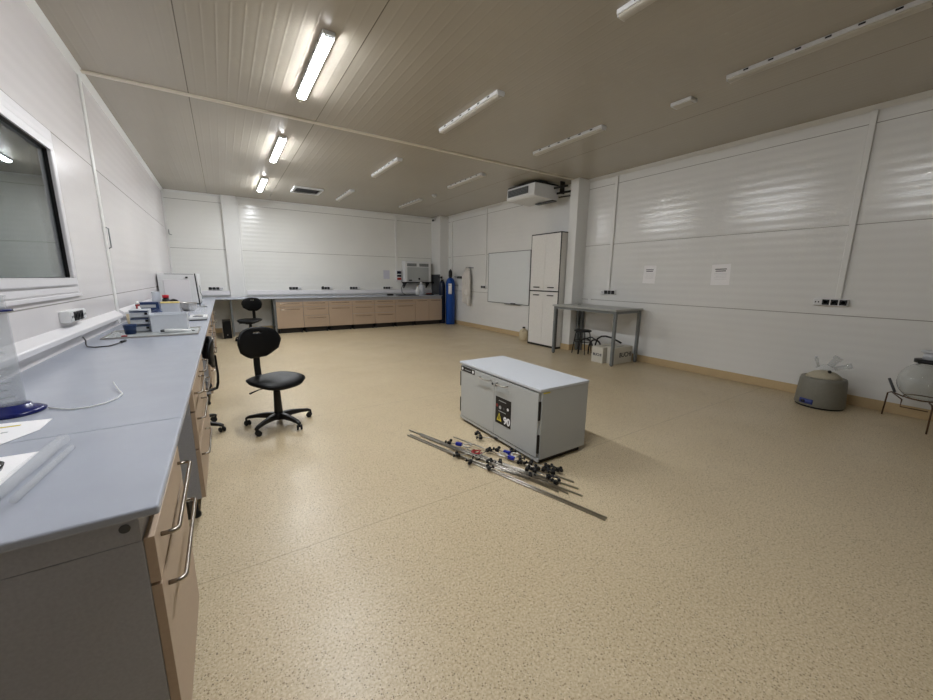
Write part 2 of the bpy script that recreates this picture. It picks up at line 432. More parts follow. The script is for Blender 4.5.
# ------------------------------------------------------------------ conduits / sockets / trunking
G2 = 'white cable conduits on the walls'
def conduit(x, y, z0, z1, face, label, w=.055):
    t = MB()
    if face == 'x': t.box(-.03, -w/2, 0, -.0005, w/2, z1-z0)
    else: t.box(-w/2, -.03, 0, w/2, -.0005, z1-z0)
    o = obj('cable_conduit', t, M_trim, None, bevel=.004, loc=(x, y, z0)); tag(o, label, 'conduit', G2)
conduit(XR, 1.37, 1.245, ZC-.052, 'x', 'white vertical cable conduit on the right wall nearest the camera')
conduit(XR, 4.59, 1.245, ZC-.052, 'x', 'white vertical cable conduit on the right wall above the grey table')
conduit(XR, 8.61, 1.235, ZC-.052, 'x', 'thin vertical conduit beside the whiteboard, between it and the lab coat', .045)
conduit(XR, 10.45, 1.50, 3.16, 'x', 'thin vertical conduit on the right wall above the blue gas cylinder', .03)
conduit(4.65, YB, 1.675, ZC-.052, 'y', 'white vertical conduit on the back wall above the switch box', .065)

def socket_strip(loc, rotz, label, nb=3, n=4, L=.31, white=(0,), depth=.045):
    """built facing -y, along x, then rotated"""
    t = thing('socket_strip', label, 'socket', loc, rotz, 'wall socket strips')
    obj('housing', MB().box(-L/2, -depth, -.04, L/2, -.0005, .04), M_white, t, bevel=.004)
    w = L/n
    for k in range(n):
        x = -L/2+w*(k+.5)
        wh = k in white
        f = obj('outlet' if not wh else 'data_outlet', MB().box(x-w*.42, -depth-.006, -.032, x+w*.42, -depth-.0005, .032), M_white if wh else M_black, t, bevel=.002)
        if wh:
            for s in (-1, 1): obj('port', MB().box(x+s*.014-.006, -depth-.0075, -.008, x+s*.014+.006, -depth-.0065, .008), M_black, f)
        else:
            obj('socket_well', MB().lathe([(.001, 0), (.021, 0), (.021, .002), (.024, .002), (.024, 0.0), (.001, 0.0)], 16, (x, -depth-.0065, 0), M=Matrix.Rotation(PI/2, 3, 'X')), M_dkgrey, f)
    return t
# right wall: faces -x => rotz -90 : local -y -> world -x ; local x -> world -y
socket_strip((XR, 1.43, 1.20), -PI/2, 'socket strip on the right wall nearest the camera')
socket_strip((XR, 4.58, 1.205), -PI/2, 'socket strip on the right wall above the grey steel table')
socket_strip((XR, 8.68, 1.20), -PI/2, 'small dark socket pair on the wall between lab coat and whiteboard', n=2, L=.22, white=())
for x, l, wh in ((-.15, 'socket strip on the back wall between oven and boxed column', (3,)), (1.66, 'socket strip on the back wall, first one right of the boxed column', (3,)),
             (2.50, 'socket strip on the back wall with a black plug in it', (3,)), (3.30, 'socket strip on the back wall, third one right of the boxed column', (3,)),
             (4.33, 'socket strip on the back wall just left of the switch box', (3,))):
    s_ = socket_strip((x, YB, 1.115), 0, l, white=wh)
    if 'plug' in l: obj('plug', MB().box(-.14, -.10, -.005, -.095, -.052, .05), M_black, s_, bevel=.006)
s_ = socket_strip((XL, 3.90, 1.13), PI/2, 'deep white socket box on the left wall above the trunking', n=5, L=.36, white=(0, 4), depth=.055)

# wall trunking (top slopes to the front)
def trunk(name, poly, a0, a1, axis, label):
    o = obj(name, MB().prism(poly, a0, a1, axis), M_pvc, None, bevel=.003)
    tag(o, label, 'trunking', 'cable trunking above the worktops'); return o
trunk('cable_trunking', [(XL+.0005, .98), (XL+.055, .98), (XL+.058, 1.012), (XL+.052, 1.020), (XL+.0005, 1.062)], 1.10, 5.32, 1, 'long white cable trunking on the left wall below the window')
trunk('cable_trunking', [(XL+.0005, .98), (XL+.055, .98), (XL+.058, 1.012), (XL+.052, 1.020), (XL+.0005, 1.062)], 5.48, 8.5, 1, 'white cable trunking on the left wall behind the plastic boxes')
trunk('cable_trunking', [(YB-.0005, .95), (YB-.0005, 1.065), (YB-.05, 1.06), (YB-.06, .95)], XL+.04, .14, 0, 'short white cable trunking on the back wall left of the boxed column')
trunk('cable_trunking', [(YB-.0005, .95), (YB-.0005, 1.065), (YB-.05, 1.06), (YB-.06, .95)], .51, 5.86, 0, 'long white cable trunking on the back wall right of the boxed column')

# ------------------------------------------------------------------ worktops
XFc, YFc = -.175, 10.357
def worktop(mb, label):
    o = obj('worktop', mb, M_top, None, bevel=.006, seg=3); tag(o, label, 'worktop'); return o
worktop(MB().box(XL+.003, 1.056, .877, XFc, 1.722, .90), 'grey worktop section nearest the camera with papers and measuring cylinder on it')
worktop(MB().box(XL+.003, 1.7235, .877, XFc, YFc-.0015, .90), 'long grey worktop running along the left wall under the plastic boxes and tray')
worktop(MB().box(XL+.003, YFc, .877, 5.776, YB-.102, .90).box(XL+.003, YB-.102, .877, .143, YB-.003, .90).box(.457, YB-.102, .877, 5.776, YB-.003, .90), 'grey worktop running along the back wall under the wall appliance')

# ------------------------------------------------------------------ cabinets (local: front faces -y, x along width, z from floor)
def u_handle(cx, z, L, yf, out=.038):
    r = .0062; p = []
    h = L/2
    p.append((cx-h, yf, z)); p.append((cx-h, yf-out*.55, z))
    for k in range(4):
        a = PI/2*k/3; p.append((cx-h+.016*(1-math.cos(a)), yf-out+.016-.016*math.sin(a), z))
    for k in range(4):
        a = PI/2*(1-k/3); p.append((cx+h-.016*(1-math.cos(a)), yf-out+.016-.016*math.sin(a), z))
    p.append((cx+h, yf-out*.55, z)); p.append((cx+h, yf, z))
    return MB().tube(p, r, 8)
GC = 'beige lab base cabinets'
def cabinet(kind, w, loc, rotz, label, feet='black', detail=True):
    t = thing('base_cabinet', label, 'cabinet', loc, rotz, GC)
    D = .52; g = .0015
    obj('body', MB().box(-w/2+g, .022, .13, w/2-g, D, .795), M_endgrey, t, bevel=.002)
    rl = obj('top_rail', MB().box(-w/2+g, .023, .7955, w/2-g, D, .8755), M_endgrey, t, bevel=.002)
    for s in (-1, 1):
        obj('rail_screw', MB().cyl((s*(w/2-g-.0002), .050, .838), (s*(w/2+.0001), .050, .838), .011, n=16), M_dkgrey, rl)
    obj('plinth', MB().box(-w/2+.03, .09, .0005, w/2-.03, D-.05, .129), M_plinth, t)
    for sx in (-1, 1):
        obj('foot', MB().lathe([(.001, .0008), (.026, .0008), (.026, .018), (.016, .03), (.014, .129), (.001, .129)], 14, (sx*(w/2-.05), .062, 0)), M_black, t)
    def front(nm, x0, x1, z0, z1, hz, hl=None):
        f = obj(nm, MB().box(x0+.004, 0, z0+.002, x1-.004, .0215, z1-.002), M_beige, t, bevel=.0015)
        if hz is not None:
            obj('handle', u_handle((x0+x1)/2, hz-.008, hl or min(.45, (x1-x0)*.75), -.0005), M_handle, f)
        return f
    if kind == 'door':
        front('drawer', -w/2, w/2, .668, .80, .765); front('door', -w/2, w/2, .13, .664, .615)
    elif kind == 'drawers':
        front('drawer', -w/2, w/2, .668, .80, .765); front('drawer', -w/2, w/2, .44, .664, .61); front('drawer', -w/2, w/2, .13, .436, .385)
    elif kind == 'double':
        front('door', -w/2, 0, .13, .80, .76, .3); front('door', 0, w/2, .13, .80, .76, .3)
    return t
xs = [1.06, 1.69, 2.32, 2.952, 3.585, 4.215, 4.85, 5.774]
kinds = ['door', 'drawers', 'door', 'drawers', 'drawers', 'door', 'double']
labs = ['beige drawer-and-door cabinet at the left end of the back row, beside the knee space',
        'beige three-drawer cabinet, second from the left in the back row',
        'beige drawer-and-door cabinet, third from the left in the back row',
        'beige three-drawer cabinet, fourth from the left in the back row',
        'beige three-drawer cabinet in the back row, third from the right end',
        'beige drawer-and-door cabinet in the back row beside the double-door one',
        'wide beige double-door cabinet at the right end of the back row']
for i, k in enumerate(kinds):
    cabinet(k, xs[i+1]-xs[i], ((xs[i]+xs[i+1])/2, YFc+.03, 0), 0, labs[i])
# left row: front faces +x -> rotz +90 : local -y -> +x, local x -> +y
def lcab(kind, y0, y1, label): return cabinet(kind, y1-y0, (-.20, (y0+y1)/2, 0), PI/2, label)
lcab('door', 1.10, 1.70, 'beige cabinet with grey end panel at the near end of the left counter')
lcab('drawers', 2.53, 3.13, 'beige three-drawer cabinet in the left row after the first knee gap')
lcab('door', 3.13, 3.73, 'beige drawer-and-door cabinet in the left row before the tucked-in chair')
lcab('drawers', 4.90, 5.50, 'beige three-drawer cabinet in the left row just past the tucked-in black chair')
lcab('door', 5.50, 6.10, 'beige drawer-and-door cabinet in the left row beneath the yellow-lidded box')
lcab('drawers', 6.10, 6.70, 'beige three-drawer cabinet in the left row beneath the steel bowl')
lcab('door', 7.90, 8.50, 'beige cabinet in the left row nearest the back corner')

# worktop support frames in the knee gaps
def frame_leg(loc, rotz, label):
    t = thing('support_frame', label, 'frame', loc, rotz, 'steel frames under the worktops')
    for y in (.05, .60):
        obj('leg', MB().box(-.02, y-.02, .0005, .02, y+.02, .8765), M_legsteel, t, bevel=.003)
    obj('stretcher', MB().box(-.012, .07, .15, .012, .58, .18), M_legsteel, t, bevel=.003)
    return t
frame_leg((.12, YFc+.03, 0), 0, 'grey steel worktop support frame in the far left knee space')
frame_leg((1.035, YFc+.03, 0), 0, 'grey steel worktop support frame beside the first back cabinet')
frame_leg((-.22, 7.5, 0), PI/2, 'grey steel worktop support frame under the left counter near the corner')

# computer tower in knee space
t = thing('computer_tower', 'black computer tower standing under the back worktop corner', 'computer', (-.01, 10.12, 0))
obj('case', MB().box(-.085, 0, .012, .085, .42, .41), M_black, t, bevel=.005)
obj('front_panel', MB().box(-.085, -.014, .012, .085, -.001, .41), M_blackpu, t, bevel=.004)
for s in (-1, 1): obj('silver_trim', MB().box(s*.088-.004, -.014, .012, s*.088+.004, .0, .41), M_chrome, t)
obj('power_button', MB().cyl((0, -.0145, .09), (0, -.018, .09), .012, n=16), M_chrome, t)
for sx in (-1, 1):
    obj('foot', MB().box(sx*.06-.012, .03, .0005, sx*.06+.012, .38, .0118), M_rubber, t)

# ------------------------------------------------------------------ lab chair (front towards local -y; origin on the floor)
def make_chair(label):
    t = thing('lab_chair', label, 'chair', (0, 0, 0), 0, 'black lab swivel chairs')
    # seat: rounded, waterfall front, raised rear lip
    def seat_pt(u, a, top):
        c, s = math.cos(a), math.sin(a)
        sup = (abs(c)**3 + abs(s)**3)**(-1/3)
        rx, ry = .245, .22
        if s > 0: rx *= 1-.10*s      # narrower to the rear
        x = c*sup*rx*u; y = s*sup*ry*u
        z = .478 + (-.030*max(0, -y/.215)**2.5) + .012*max(0, y/.215)**2 + .010*(abs(x)/.23)**2
        if top: return (x, y, z - .022*u**10)
        return (x*.93, y*.93, z-.068 - (-.020)*u**4)
    N, R = 40, 10
    vs = []; fs = []
    for j in range(1, R+1):
        for k in range(N): vs.append(seat_pt(j/R, 2*PI*k/N, True))
    for j in range(R, 0, -1):
        for k in range(N): vs.append(seat_pt(j/R, 2*PI*k/N, False))
    for j in range(2*R-1):
        for k in range(N):
            l = (k+1) % N; fs.append((j*N+k, j*N+l, (j+1)*N+l, (j+1)*N+k))
    vs.append((0, 0, .478)); vs.append((0, 0, .411))
    for k in range(N):
        fs.append((len(vs)-2, (k+1) % N, k)); fs.append((len(vs)-1, (2*R-1)*N+k, (2*R-1)*N+(k+1) % N))
    obj('seat', MB().add(vs, fs, True), M_blackpu, t)
    # backrest with a hand slot: grid of the outline with a hole
    W2, z0, z1 = .215, .645, .945
    def half_w(v):     # v 0 bottom..1 top
        if v < .25: return .075+.115*(v/.25)**.8
        return W2*math.sqrt(max(0, 1-((v-.52)/.49)**2))**.75 if v > .52 else .19+(W2-.19)*((v-.25)/.27)
    nu, nv = 24, 20
    pts = {}
    mb = MB(); front = []; 
    def P(i, j, side):
        v = j/nv; u = -1+2*i/nu; hw = max(.012, half_w(v)); x = u*hw; z = z0+(z1-z0)*v
        yc = .245 + .035*(v-.4)**2 - .05*(x/.21)**2 * 1.0
        edge = max(abs(u)**6, (abs(2*v-1))**6)
        th = .021*(1-.6*edge)
        return (x, yc+side*th, z)
    vs = [P(i, j, -1) for j in range(nv+1) for i in range(nu+1)] + [P(i, j, 1) for j in range(nv+1) for i in range(nu+1)]
    off = (nu+1)*(nv+1); fs = []
    hole = lambda i, j: (j == 16) and (9 <= i < 15)
    idx = lambda i, j: j*(nu+1)+i
    for j in range(nv):
        for i in range(nu):
            q = (idx(i, j), idx(i+1, j), idx(i+1, j+1), idx(i, j+1))
            if hole(i, j): 
                continue
            fs.append(q); fs.append(tuple(a+off for a in q[::-1]))
    def wall(a, b): fs.append((a, b, b+off, a+off))
    for i in range(nu):
        wall(idx(i, 0), idx(i+1, 0)); wall(idx(i, nv), idx(i+1, nv))
    for j in range(nv):
        wall(idx(0, j), idx(0, j+1)); wall(idx(nu, j), idx(nu, j+1))
    for i in range(9, 15): wall(idx(i, 16), idx(i+1, 16)); wall(idx(i, 17), idx(i+1, 17))
    wall(idx(9, 16), idx(9, 17)); wall(idx(15, 16), idx(15, 17))
    obj('backrest', mb.add(vs, fs, True), M_blackpu, t)
    pr = [(0, .10, .403), (0, .22, .403), (0, .262, .415), (0, .276, .47), (0, .282, .56), (0, .278, .66), (0, .276, .76)]
    sp = MB()
    sec = [(-.032, -.006), (.032, -.006), (.032, .006), (-.032, .006)]
    vs = []; fs = []
    for i, p in enumerate(pr):
        a = Vector(pr[min(i+1, len(pr)-1)])-Vector(pr[max(i-1, 0)]); a.normalize(); nrm = Vector((0, -a.z, a.y))
        for s in sec: vs.append(Vector(p)+Vector((s[0], 0, 0))+nrm*s[1])
    for i in range(len(pr)-1):
        for k in range(4): fs.append((i*4+k, i*4+(k+1) % 4, (i+1)*4+(k+1) % 4, (i+1)*4+k))
    fs += [(3, 2, 1, 0), tuple(len(vs)-4+k for k in range(4))]
    obj('back_bar', MB().add(vs, fs), M_black, t, bevel=.003)
    obj('mechanism', MB().box(-.07, -.09, .372, .07, .12, .409), M_black, t, bevel=.008)
    obj('lever', MB().tube([(-.06, .02, .390), (-.16, .03, .386), (-.245, .03, .372)], [.005, .005, .009], 8), M_black, t)
    obj('gas_lift', MB().cyl((0, 0, .30), (0, 0, .3715), .014), M_chrome, t)
    obj('column', MB().lathe([(.001, .085), (.040, .085), (.038, .14), (.031, .33), (.026, .365), (.001, .365)], 20), M_black, t)
    b = obj('base', MB().lathe([(.001, .062), (.050, .062), (.052, .105), (.042, .125), (.001, .125)], 24), M_black, t)
    for k in range(5):
        a = 2*PI*k/5-.314; d = Vector((math.cos(a), math.sin(a), 0)); n = Vector((-d.y, d.x, 0))
        prof = [(.03, .125, .066, .030), (.12, .124, .076, .027), (.20, .112, .078, .024), (.28, .096, .070, .022), (.31, .080, .058, .019)]
        vs = []; fs = []
        for r, zt, zb, w in prof:
            for sx, z in ((-1, zb), (1, zb), (.75, zt), (-.75, zt)): vs.append(d*r+n*w*sx+Vector((0, 0, z)))
        for i in range(len(prof)-1):
            for q in range(4): fs.append((i*4+q, i*4+(q+1) % 4, (i+1)*4+(q+1) % 4, (i+1)*4+q))
        fs += [(3, 2, 1, 0), tuple(len(vs)-4+q for q in range(4))]
        arm = obj('base_arm', MB().add(vs, fs), M_black, t, bevel=.006)
        c = d*.305
        ws = MB()
        dd = Vector((math.cos(a+1.0), math.sin(a+1.0), 0))
        nn = Vector((-dd.y, dd.x, 0))
        cc = c + nn*.016
        for s in (-1, 1):
            p = cc+Vector((0, 0, .0262))
            ws.tube([p+dd*s*.006, p+dd*s*.011, p+dd*s*.021, p+dd*s*.025], [.016, .0255, .0255, .02], 18)
        ws.cyl(c+Vector((0, 0, .035)), c+Vector((0, 0, .066)), .009, n=10)
        obj('caster', ws, M_rubber, arm)
    return t
ch = make_chair('black lab swivel chair standing alone in the open floor beside the left counter')
ch.location = (.345, 3.91, 0); ch.rotation_euler.z = math.radians(28)
dup(ch, (.44, 9.62, 0), math.radians(-22), 'black lab swivel chair at the back worktop knee space, seen beyond the nearest chair')
dup(ch, (-.395, 4.10, 0), math.radians(-80), 'black lab swivel chair tucked against the left counter, mostly hidden by it').scale = (1, 1, .925)

# ------------------------------------------------------------------ safety cabinet
t = thing('safety_cabinet', 'low grey two-door safety storage cabinet standing on the floor mid-room', 'safety cabinet', (1.93, 1.95, 0))
LX, LY, H = .54, 1.145, .62
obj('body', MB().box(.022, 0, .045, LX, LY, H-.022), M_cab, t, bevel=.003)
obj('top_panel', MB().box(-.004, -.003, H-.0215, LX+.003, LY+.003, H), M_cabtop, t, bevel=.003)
obj('plinth', MB().box(.04, .03, .0005, LX-.03, LY-.03, .0445), M_plinth, t)
obj('floor_rail', MB().box(.004, .004, .03, .021, LY-.004, .055), M_cab, t)
hz = H-.075
for s, (a, b) in enumerate(((.020, .571), (.574, LY-.020))):
    d = obj('door', MB().box(0, a, .062, .0215, b, H-.036), M_cab, t, bevel=.002)
    ys = (b-.045, b-.185) if s == 0 else (a+.045, a+.21)
    y0_, y1_ = min(ys), max(ys)
    obj('handle', MB().tube([(-.0005, y0_, hz), (-.03, y0_+.008, hz), (-.034, y0_+.03, hz-.004), (-.034, y1_-.03, hz-.004), (-.03, y1_-.008, hz), (-.0005, y1_, hz)], .006, 8), M_chrome, d)
    obj('handle_plate', MB().box(-.0018, y0_-.01, hz-.075, -.0003, y1_+.015, hz-.035), M_grey, d, bevel=.0005, label='pale plate below the handle')
    obj('lock', MB().cyl((-.0005, y0_-.022 if s else y1_+.022, hz-.025), (-.006, y0_-.022 if s else y1_+.022, hz-.025), .011, n=14), M_dkgrey, d)
    yh = a-.008 if s == 0 else b+.008
    for z in (.10, .37):
        obj('hinge', MB().box(-.002, yh-.006, z, .018, yh+.006, z+.15), M_edge, t, bevel=.001)
sg = obj('warning_sign', MB().box(-.0022, .335, .185, -.0004, .545, .425), M_edge, t, label='black sign with hazard symbols and the number 90')
text('90', .088, M_paper, sg, at(FACE_NX, -.0028, .385, .232), bold=.003)
tri = MB().prism([(.455, .21), (.525, .21), (.49, .285)], -.0032, -.0024, 0)
obj('hazard_triangle', tri, M_yellow, sg)
obj('hazard_mark', MB().box(-.004, .484, .222, -.0033, .496, .258), M_edge, sg)
for y, z, r, m in ((.523, .345, .014, M_redrubber), (.480, .335, .016, M_grey), (.375, .345, .013, M_paper), (.43, .335, .012, M_dkgrey)):
    obj('pictogram', MB().cyl((-.0024, y, z), (-.0034, y, z), r, n=20), m, sg)
obj('sign_line', MB().box(-.0032, .40, .392, -.0024, .50, .398), M_grey, sg)
obj('sign_line', MB().box(-.0032, .40, .298, -.0024, .50, .304), M_grey, sg)
s2 = obj('label_plate', MB().box(-.0022, LY-.262, H-.088, -.0004, LY-.024, H-.040), M_edge, t, label='small black label with two white dots')
for y in (LY-.05, LY-.235): obj('logo_dot', MB().cyl((-.0024, y, H-.064), (-.0034, y, H-.064), .014, n=20), M_paper, s2)
obj('sign_line', MB().box(-.0032, LY-.20, H-.070, -.0024, LY-.09, H-.064), M_grey, s2)
obj('maker_sticker', MB().box(.03, -.0015, H-.040, .10, -.0003, H-.030), M_yellow, t)

# ------------------------------------------------------------------ stand rods and clamps on the floor
def rod(x0, y0, x1, y1, z=.0075, r=.0062, label='thin steel laboratory stand rod lying in the loose bundle before the safety cabinet', z1=None):
    c = Vector((x0, y0, z)); d = Vector((x1-x0, y1-y0, (z1 if z1 is not None else z)-z))
    o = obj('stand_rod', MB().cyl((0, 0, 0), d, r, n=12), M_rod, None, loc=c)
    tag(o, label, 'rod', 'steel rods lying on the floor'); return o
rod(1.305, 3.00, 1.815, 1.235, label='longest steel rod of the bundle, its tip pointing nearest the camera on the outer side', r=.0070, z=.0073)
rod(1.332, 3.00, 1.838, 1.242, label='long steel rod lying right beside the longest one, inner of that pair', r=.0065, z=.0068)
rod(1.368, 3.10, 1.80, 1.60)
rod(1.382, 3.06, 1.84, 1.55)
rod(1.42, 2.98, 1.855, 1.60)
rod(1.62, 2.70, 1.985, 1.63, z=.0305, z1=.007, label='thin steel rod whose far end lies closest to the safety cabinet front')
rod(1.475, 2.68, 1.945, 1.555, z=.021, z1=.007)
rod(1.50, 2.55, 1.90, 1.48, z=.021, z1=.007, label='thin pale steel rod ending between the longest pair and the cabinet corner')
rod(1.43, 2.50, 1.72, 1.80, z=.0225)
rod(1.40, 2.92, 1.80, 1.66, z=.0095, r=.008)
rod(1.52, 2.60, 1.86, 1.72, z=.0075)
rod(1.55, 2.42, 1.80, 1.70, z=.034, r=.005)
rod(1.46, 2.62, 1.78, 1.66, z=.034, r=.005)
rod(1.60, 2.45, 1.78, 1.78, z=.0225)
GCl = 'laboratory clamps scattered over the rods'
def clamp(x, y, ang, kind, z=.028):
    labels = {'knob': 'small black boss head clamp with knobs lying among the steel rods',
              'arm': 'black clamp with long steel arm and fork lying among the steel rods',
              'red': 'steel clamp with red rubber prongs lying at the left side of the rods',
              'blue': 'clamp with bright blue jaw lying on the steel rods'}
    t = thing('lab_clamp', labels[kind], 'clamp', (x, y, z), ang, GCl)
    obj('boss', MB().box(-.016, -.013, -.012, .016, .013, .014), M_black, t, bevel=.004)
    for s, ax in ((1, 'x'), (-1, 'y')):
        p = (.017, 0, 0) if ax == 'x' else (0, -.014, .004)
        q = (.040, 0, .004) if ax == 'x' else (0, -.038, .010)
        k = obj('knob', MB().tube([p, tuple(p[i]*.5+q[i]*.5 for i in range(3)), tuple(p[i]*.45+q[i]*.55 for i in range(3)), q], [.005, .005, .013, .013], 12), M_black, t)
    if kind != 'knob':
        obj('arm', MB().cyl((-.016, 0, .002), (-.13, .004, .002), .0045, n=10), M_chrome, t)
        pm = {'red': M_redrubber, 'blue': M_chrome, 'arm': M_black}[kind]
        for s in (-1, 1):
            pts = [(-.125, 0, .003), (-.145, s*.022, .003), (-.17, s*.032, .003), (-.195, s*.024, .003), (-.205, s*.012, .003)]
            obj('prong', MB().tube(pts, [.006, .007, .007, .006, .004], 8), pm, t)
        if kind == 'blue':
            obj('collar', MB().box(-.118, -.014, -.010, -.060, .014, .017), M_bluebit, t, bevel=.004)
    return t
for a in ((1.53, 2.62, 2.2, 'blue'), (1.84, 2.66, .6, 'knob'), (1.82, 2.56, 2.6, 'arm'), (1.50, 2.24, -2.4, 'red'), (1.47, 2.38, 2.9, 'red'),
          (1.56, 2.08, 1.2, 'knob'), (1.73, 2.33, .4, 'arm'), (1.80, 2.29, 2.0, 'blue'), (1.88, 2.20, 1.0, 'knob'), (1.62, 2.17, .3, 'knob'),
          (1.68, 2.10, 2.4, 'knob'), (1.86, 2.07, .9, 'knob'), (1.83, 2.03, -1.3, 'blue'), (1.88, 1.97, 2.1, 'arm'), (1.80, 1.92, .5, 'knob'),
          (1.83, 1.87, 1.8, 'arm'), (1.87, 1.88, 2.9, 'knob'), (1.90, 1.85, .4, 'knob'), (1.96, 1.86, 1.4, 'knob'), (1.93, 1.78, 2.3, 'knob'),
          (1.86, 1.76, -.6, 'knob'), (1.75, 1.83, .9, 'knob'), (1.99, 1.79, .1, 'knob'), (1.845, 1.67, 1.6, 'knob')):
    clamp(*a)
o = obj('paper_tag', MB().box(-.022, -.016, 0, .022, .016, .001), M_cream, None, loc=(1.735, 1.50, .0008), rotz=.3)
tag(o, 'tiny pale square paper tag lying on the floor beside the rod ends', 'tag')

# ------------------------------------------------------------------ wardrobe, jug, whiteboard, coat
t = thing('tall_cupboard', 'tall white four-door cupboard with black edges beside the boxed column', 'cupboard', (5.72, 5.43, 0))
WX, WY, WH = .45, .85, 2.37
obj('body', MB().box(.018, 0, .04, WX, WY, WH-.02), M_wardrobe, t)
obj('top_edge', MB().box(-.002, -.003, WH-.0195, WX, WY+.003, WH), M_edge, t)
obj('base_edge', MB().box(-.002, -.003, .0005, WX, WY+.003, .0395), M_edge, t)
obj('middle_edge', MB().box(-.003, .001, 1.175, .0175, WY-.001, 1.197), M_edge, t)
for s, y in ((0, -.003), (1, WY-.008)): obj('side_edge', MB().box(-.002, y, .04, .0175, y+.011, WH-.02), M_edge, t)
for (a, b, z0, z1, hz) in ((.010, .424, .042, 1.172, 1.10), (.427, .841, .042, 1.172, 1.10), (.010, .424, 1.200, WH-.022, 1.265), (.427, .841, 1.200, WH-.022, 1.265)):
    d = obj('door', MB().box(0, a, z0, .0175, b, z1), M_wardrobe, t, bevel=.001)
    yc = (a+b)/2
    obj('handle', MB().tube([(-.0005, yc-.08, hz), (-.022, yc-.075, hz), (-.022, yc+.075, hz), (-.0005, yc+.08, hz)], .010, 8), M_edge, d)
t = thing('plastic_jug', 'white plastic jug on the floor at the left foot of the tall cupboard', 'jug', (5.93, 6.66, 0))
obj('body', MB().lathe([(.001, .001), (.095, .001), (.105, .012), (.105, .20), (.085, .245), (.03, .27), (.03, .285), (.001, .285)], 28), M_cream, t)
obj('cap', MB().lathe([(.001, .2855), (.034, .2855), (.034, .315), (.001, .315)], 20), M_black, t)
obj('grip', MB().tube([(-.02, -.03, .275), (-.06, -.075, .262), (-.09, -.07, .235), (-.095, -.04, .205)], .010, 8), M_cream, t)

t = thing('whiteboard', 'large blank whiteboard with grey rim on the far right wall', 'whiteboard', (XR, 7.64, .80))
obj('board', MB().box(-.014, -.83, .012, -.0005, .83, 1.30), M_board, t)
obj('rim', ring(MB(), -.020, -.0005, -.845, .845, -.003, 1.315, .0145), M_marker, t, bevel=.002)
obj('pen_tray', MB().box(-.07, -.55, -.012, -.0205, .05, -.002), M_marker, t, bevel=.002)
o = obj('whiteboard_eraser', MB().box(-.025, -.07, 0, .025, .07, .03), M_dkgrey, None, bevel=.004, loc=(XR-.046, 7.36, .7985))
tag(o, 'dark eraser lying on the whiteboard pen tray', 'eraser')

# lab coat on hook
t = thing('coat_hook', 'dark coat hook rail on the right wall above the hanging lab coat', 'hook', (XR, 9.44, 1.74))
obj('rail', MB().box(-.015, -.20, -.015, -.0005, .20, .015), M_legsteel, t, bevel=.003)
for s in (-.1, .1): obj('hook', MB().tube([(-.015, s, 0), (-.05, s, -.01), (-.065, s, .02)], .005, 8), M_legsteel, t)
def coat_pt(u, v):
    # u across, v from the top down
    top, bot = 1.72, .68
    w = .10 + .12*min(1, v*1.5)**.7 - .05*max(0, v-.75)
    y = (u-.5)*2*w + .05*v*(1 if v < .8 else 1)
    fold = .026*math.sin(u*23+v*2.5)*(.5+.9*v) + .016*math.sin(u*41-v*6)
    edge = 1-(2*abs(u-.5))**3
    z = top-(top-bot)*v - .05*math.sin(u*5+1)*v
    return (-.075 - .055*edge*(.5+.5*math.sin(PI*min(1, v*1.1))) - fold, y, z-1.0)
t = thing('lab_coat', 'white lab coat hanging in folds on the far right wall next to the gas cylinder', 'lab coat', (XR, 9.44, 1.0))
obj('coat_body', MB().grid(coat_pt, 60, 40), M_coat, t, solid=.006)
for s in (-1, 1):
    pts = [(-.09, s*.09, .64), (-.12, s*.15, .50), (-.13, s*.17, .25), (-.12, s*.175, .02), (-.11, s*.17, -.06)]
    obj('sleeve', MB().tube(pts, [.04, .045, .04, .038, .034], 14), M_coat, t)
obj('collar', MB().tube([(-.06, -.10, .70), (-.13, -.05, .73), (-.14, 0, .70), (-.13, .05, .73), (-.06, .10, .70)], .018, 10), M_coat, t)
obj('pocket', MB().box(-.165, -.14, -.04, -.155, -.02, .12), M_coat, t, bevel=.003)

# ------------------------------------------------------------------ gas cylinders and back corner
def gas(x, y, m, label, h=1.45, r=.14, reg=False):
    t = thing('gas_cylinder', label, 'gas cylinder', (x, y, 0), 0, 'gas cylinders in the far corner')
    obj('bottle', MB().lathe([(.001, .0008), (r-.01, .0008), (r, .015), (r, h-.20), (r*.97, h-.14), (r*.8, h-.06), (r*.45, h-.01), (.03, h), (.001, h)], 36), m, t)
    obj('neck_collar', MB().lathe([(.034, h-.025), (.048, h-.02), (.048, h+.03), (.034, h+.03)], 20), M_black, t)
    if not reg:
        obj('valve_cap', MB().lathe([(.001, h+.0305), (.055, h+.0305), (.062, h+.05), (.060, h+.17), (.040, h+.22), (.016, h+.235), (.014, h+.26), (.001, h+.262)], 20), M_black, t)
    else:
        obj('valve', MB().cyl((0, 0, h+.0305), (0, 0, h+.14), .018, n=14), M_chrome, t)
        for s in (-1, 1):
            obj('gauge', MB().cyl((-.06, s*.07, h+.09), (-.085, s*.07, h+.09), .035, n=20), M_black, t)
        obj('regulator', MB().cyl((-.04, -.09, h+.09), (-.04, .09, h+.09), .02, n=14), M_chrome, t)
    return t
gb = gas(5.975, 10.20, M_blue, 'tall bright blue gas cylinder with black valve cap in the far corner')
obj('label_sticker', MB().grid(lambda u, v: (.1412*math.cos(-2.55+u*.75), .1412*math.sin(-2.55+u*.75), .95+.32*v), 8, 1), M_paper, gb, solid=.0008, label='white sticker')
obj('retaining_chain', MB().tube([(.217, -.12, 1.22), (.12, -.135, 1.22), (0, -.146, 1.22), (-.105, -.103, 1.22), (-.146, 0, 1.22), (-.103, .103, 1.22), (0, .146, 1.22), (.217, .135, 1.22)], .006, 8), M_black, gb)
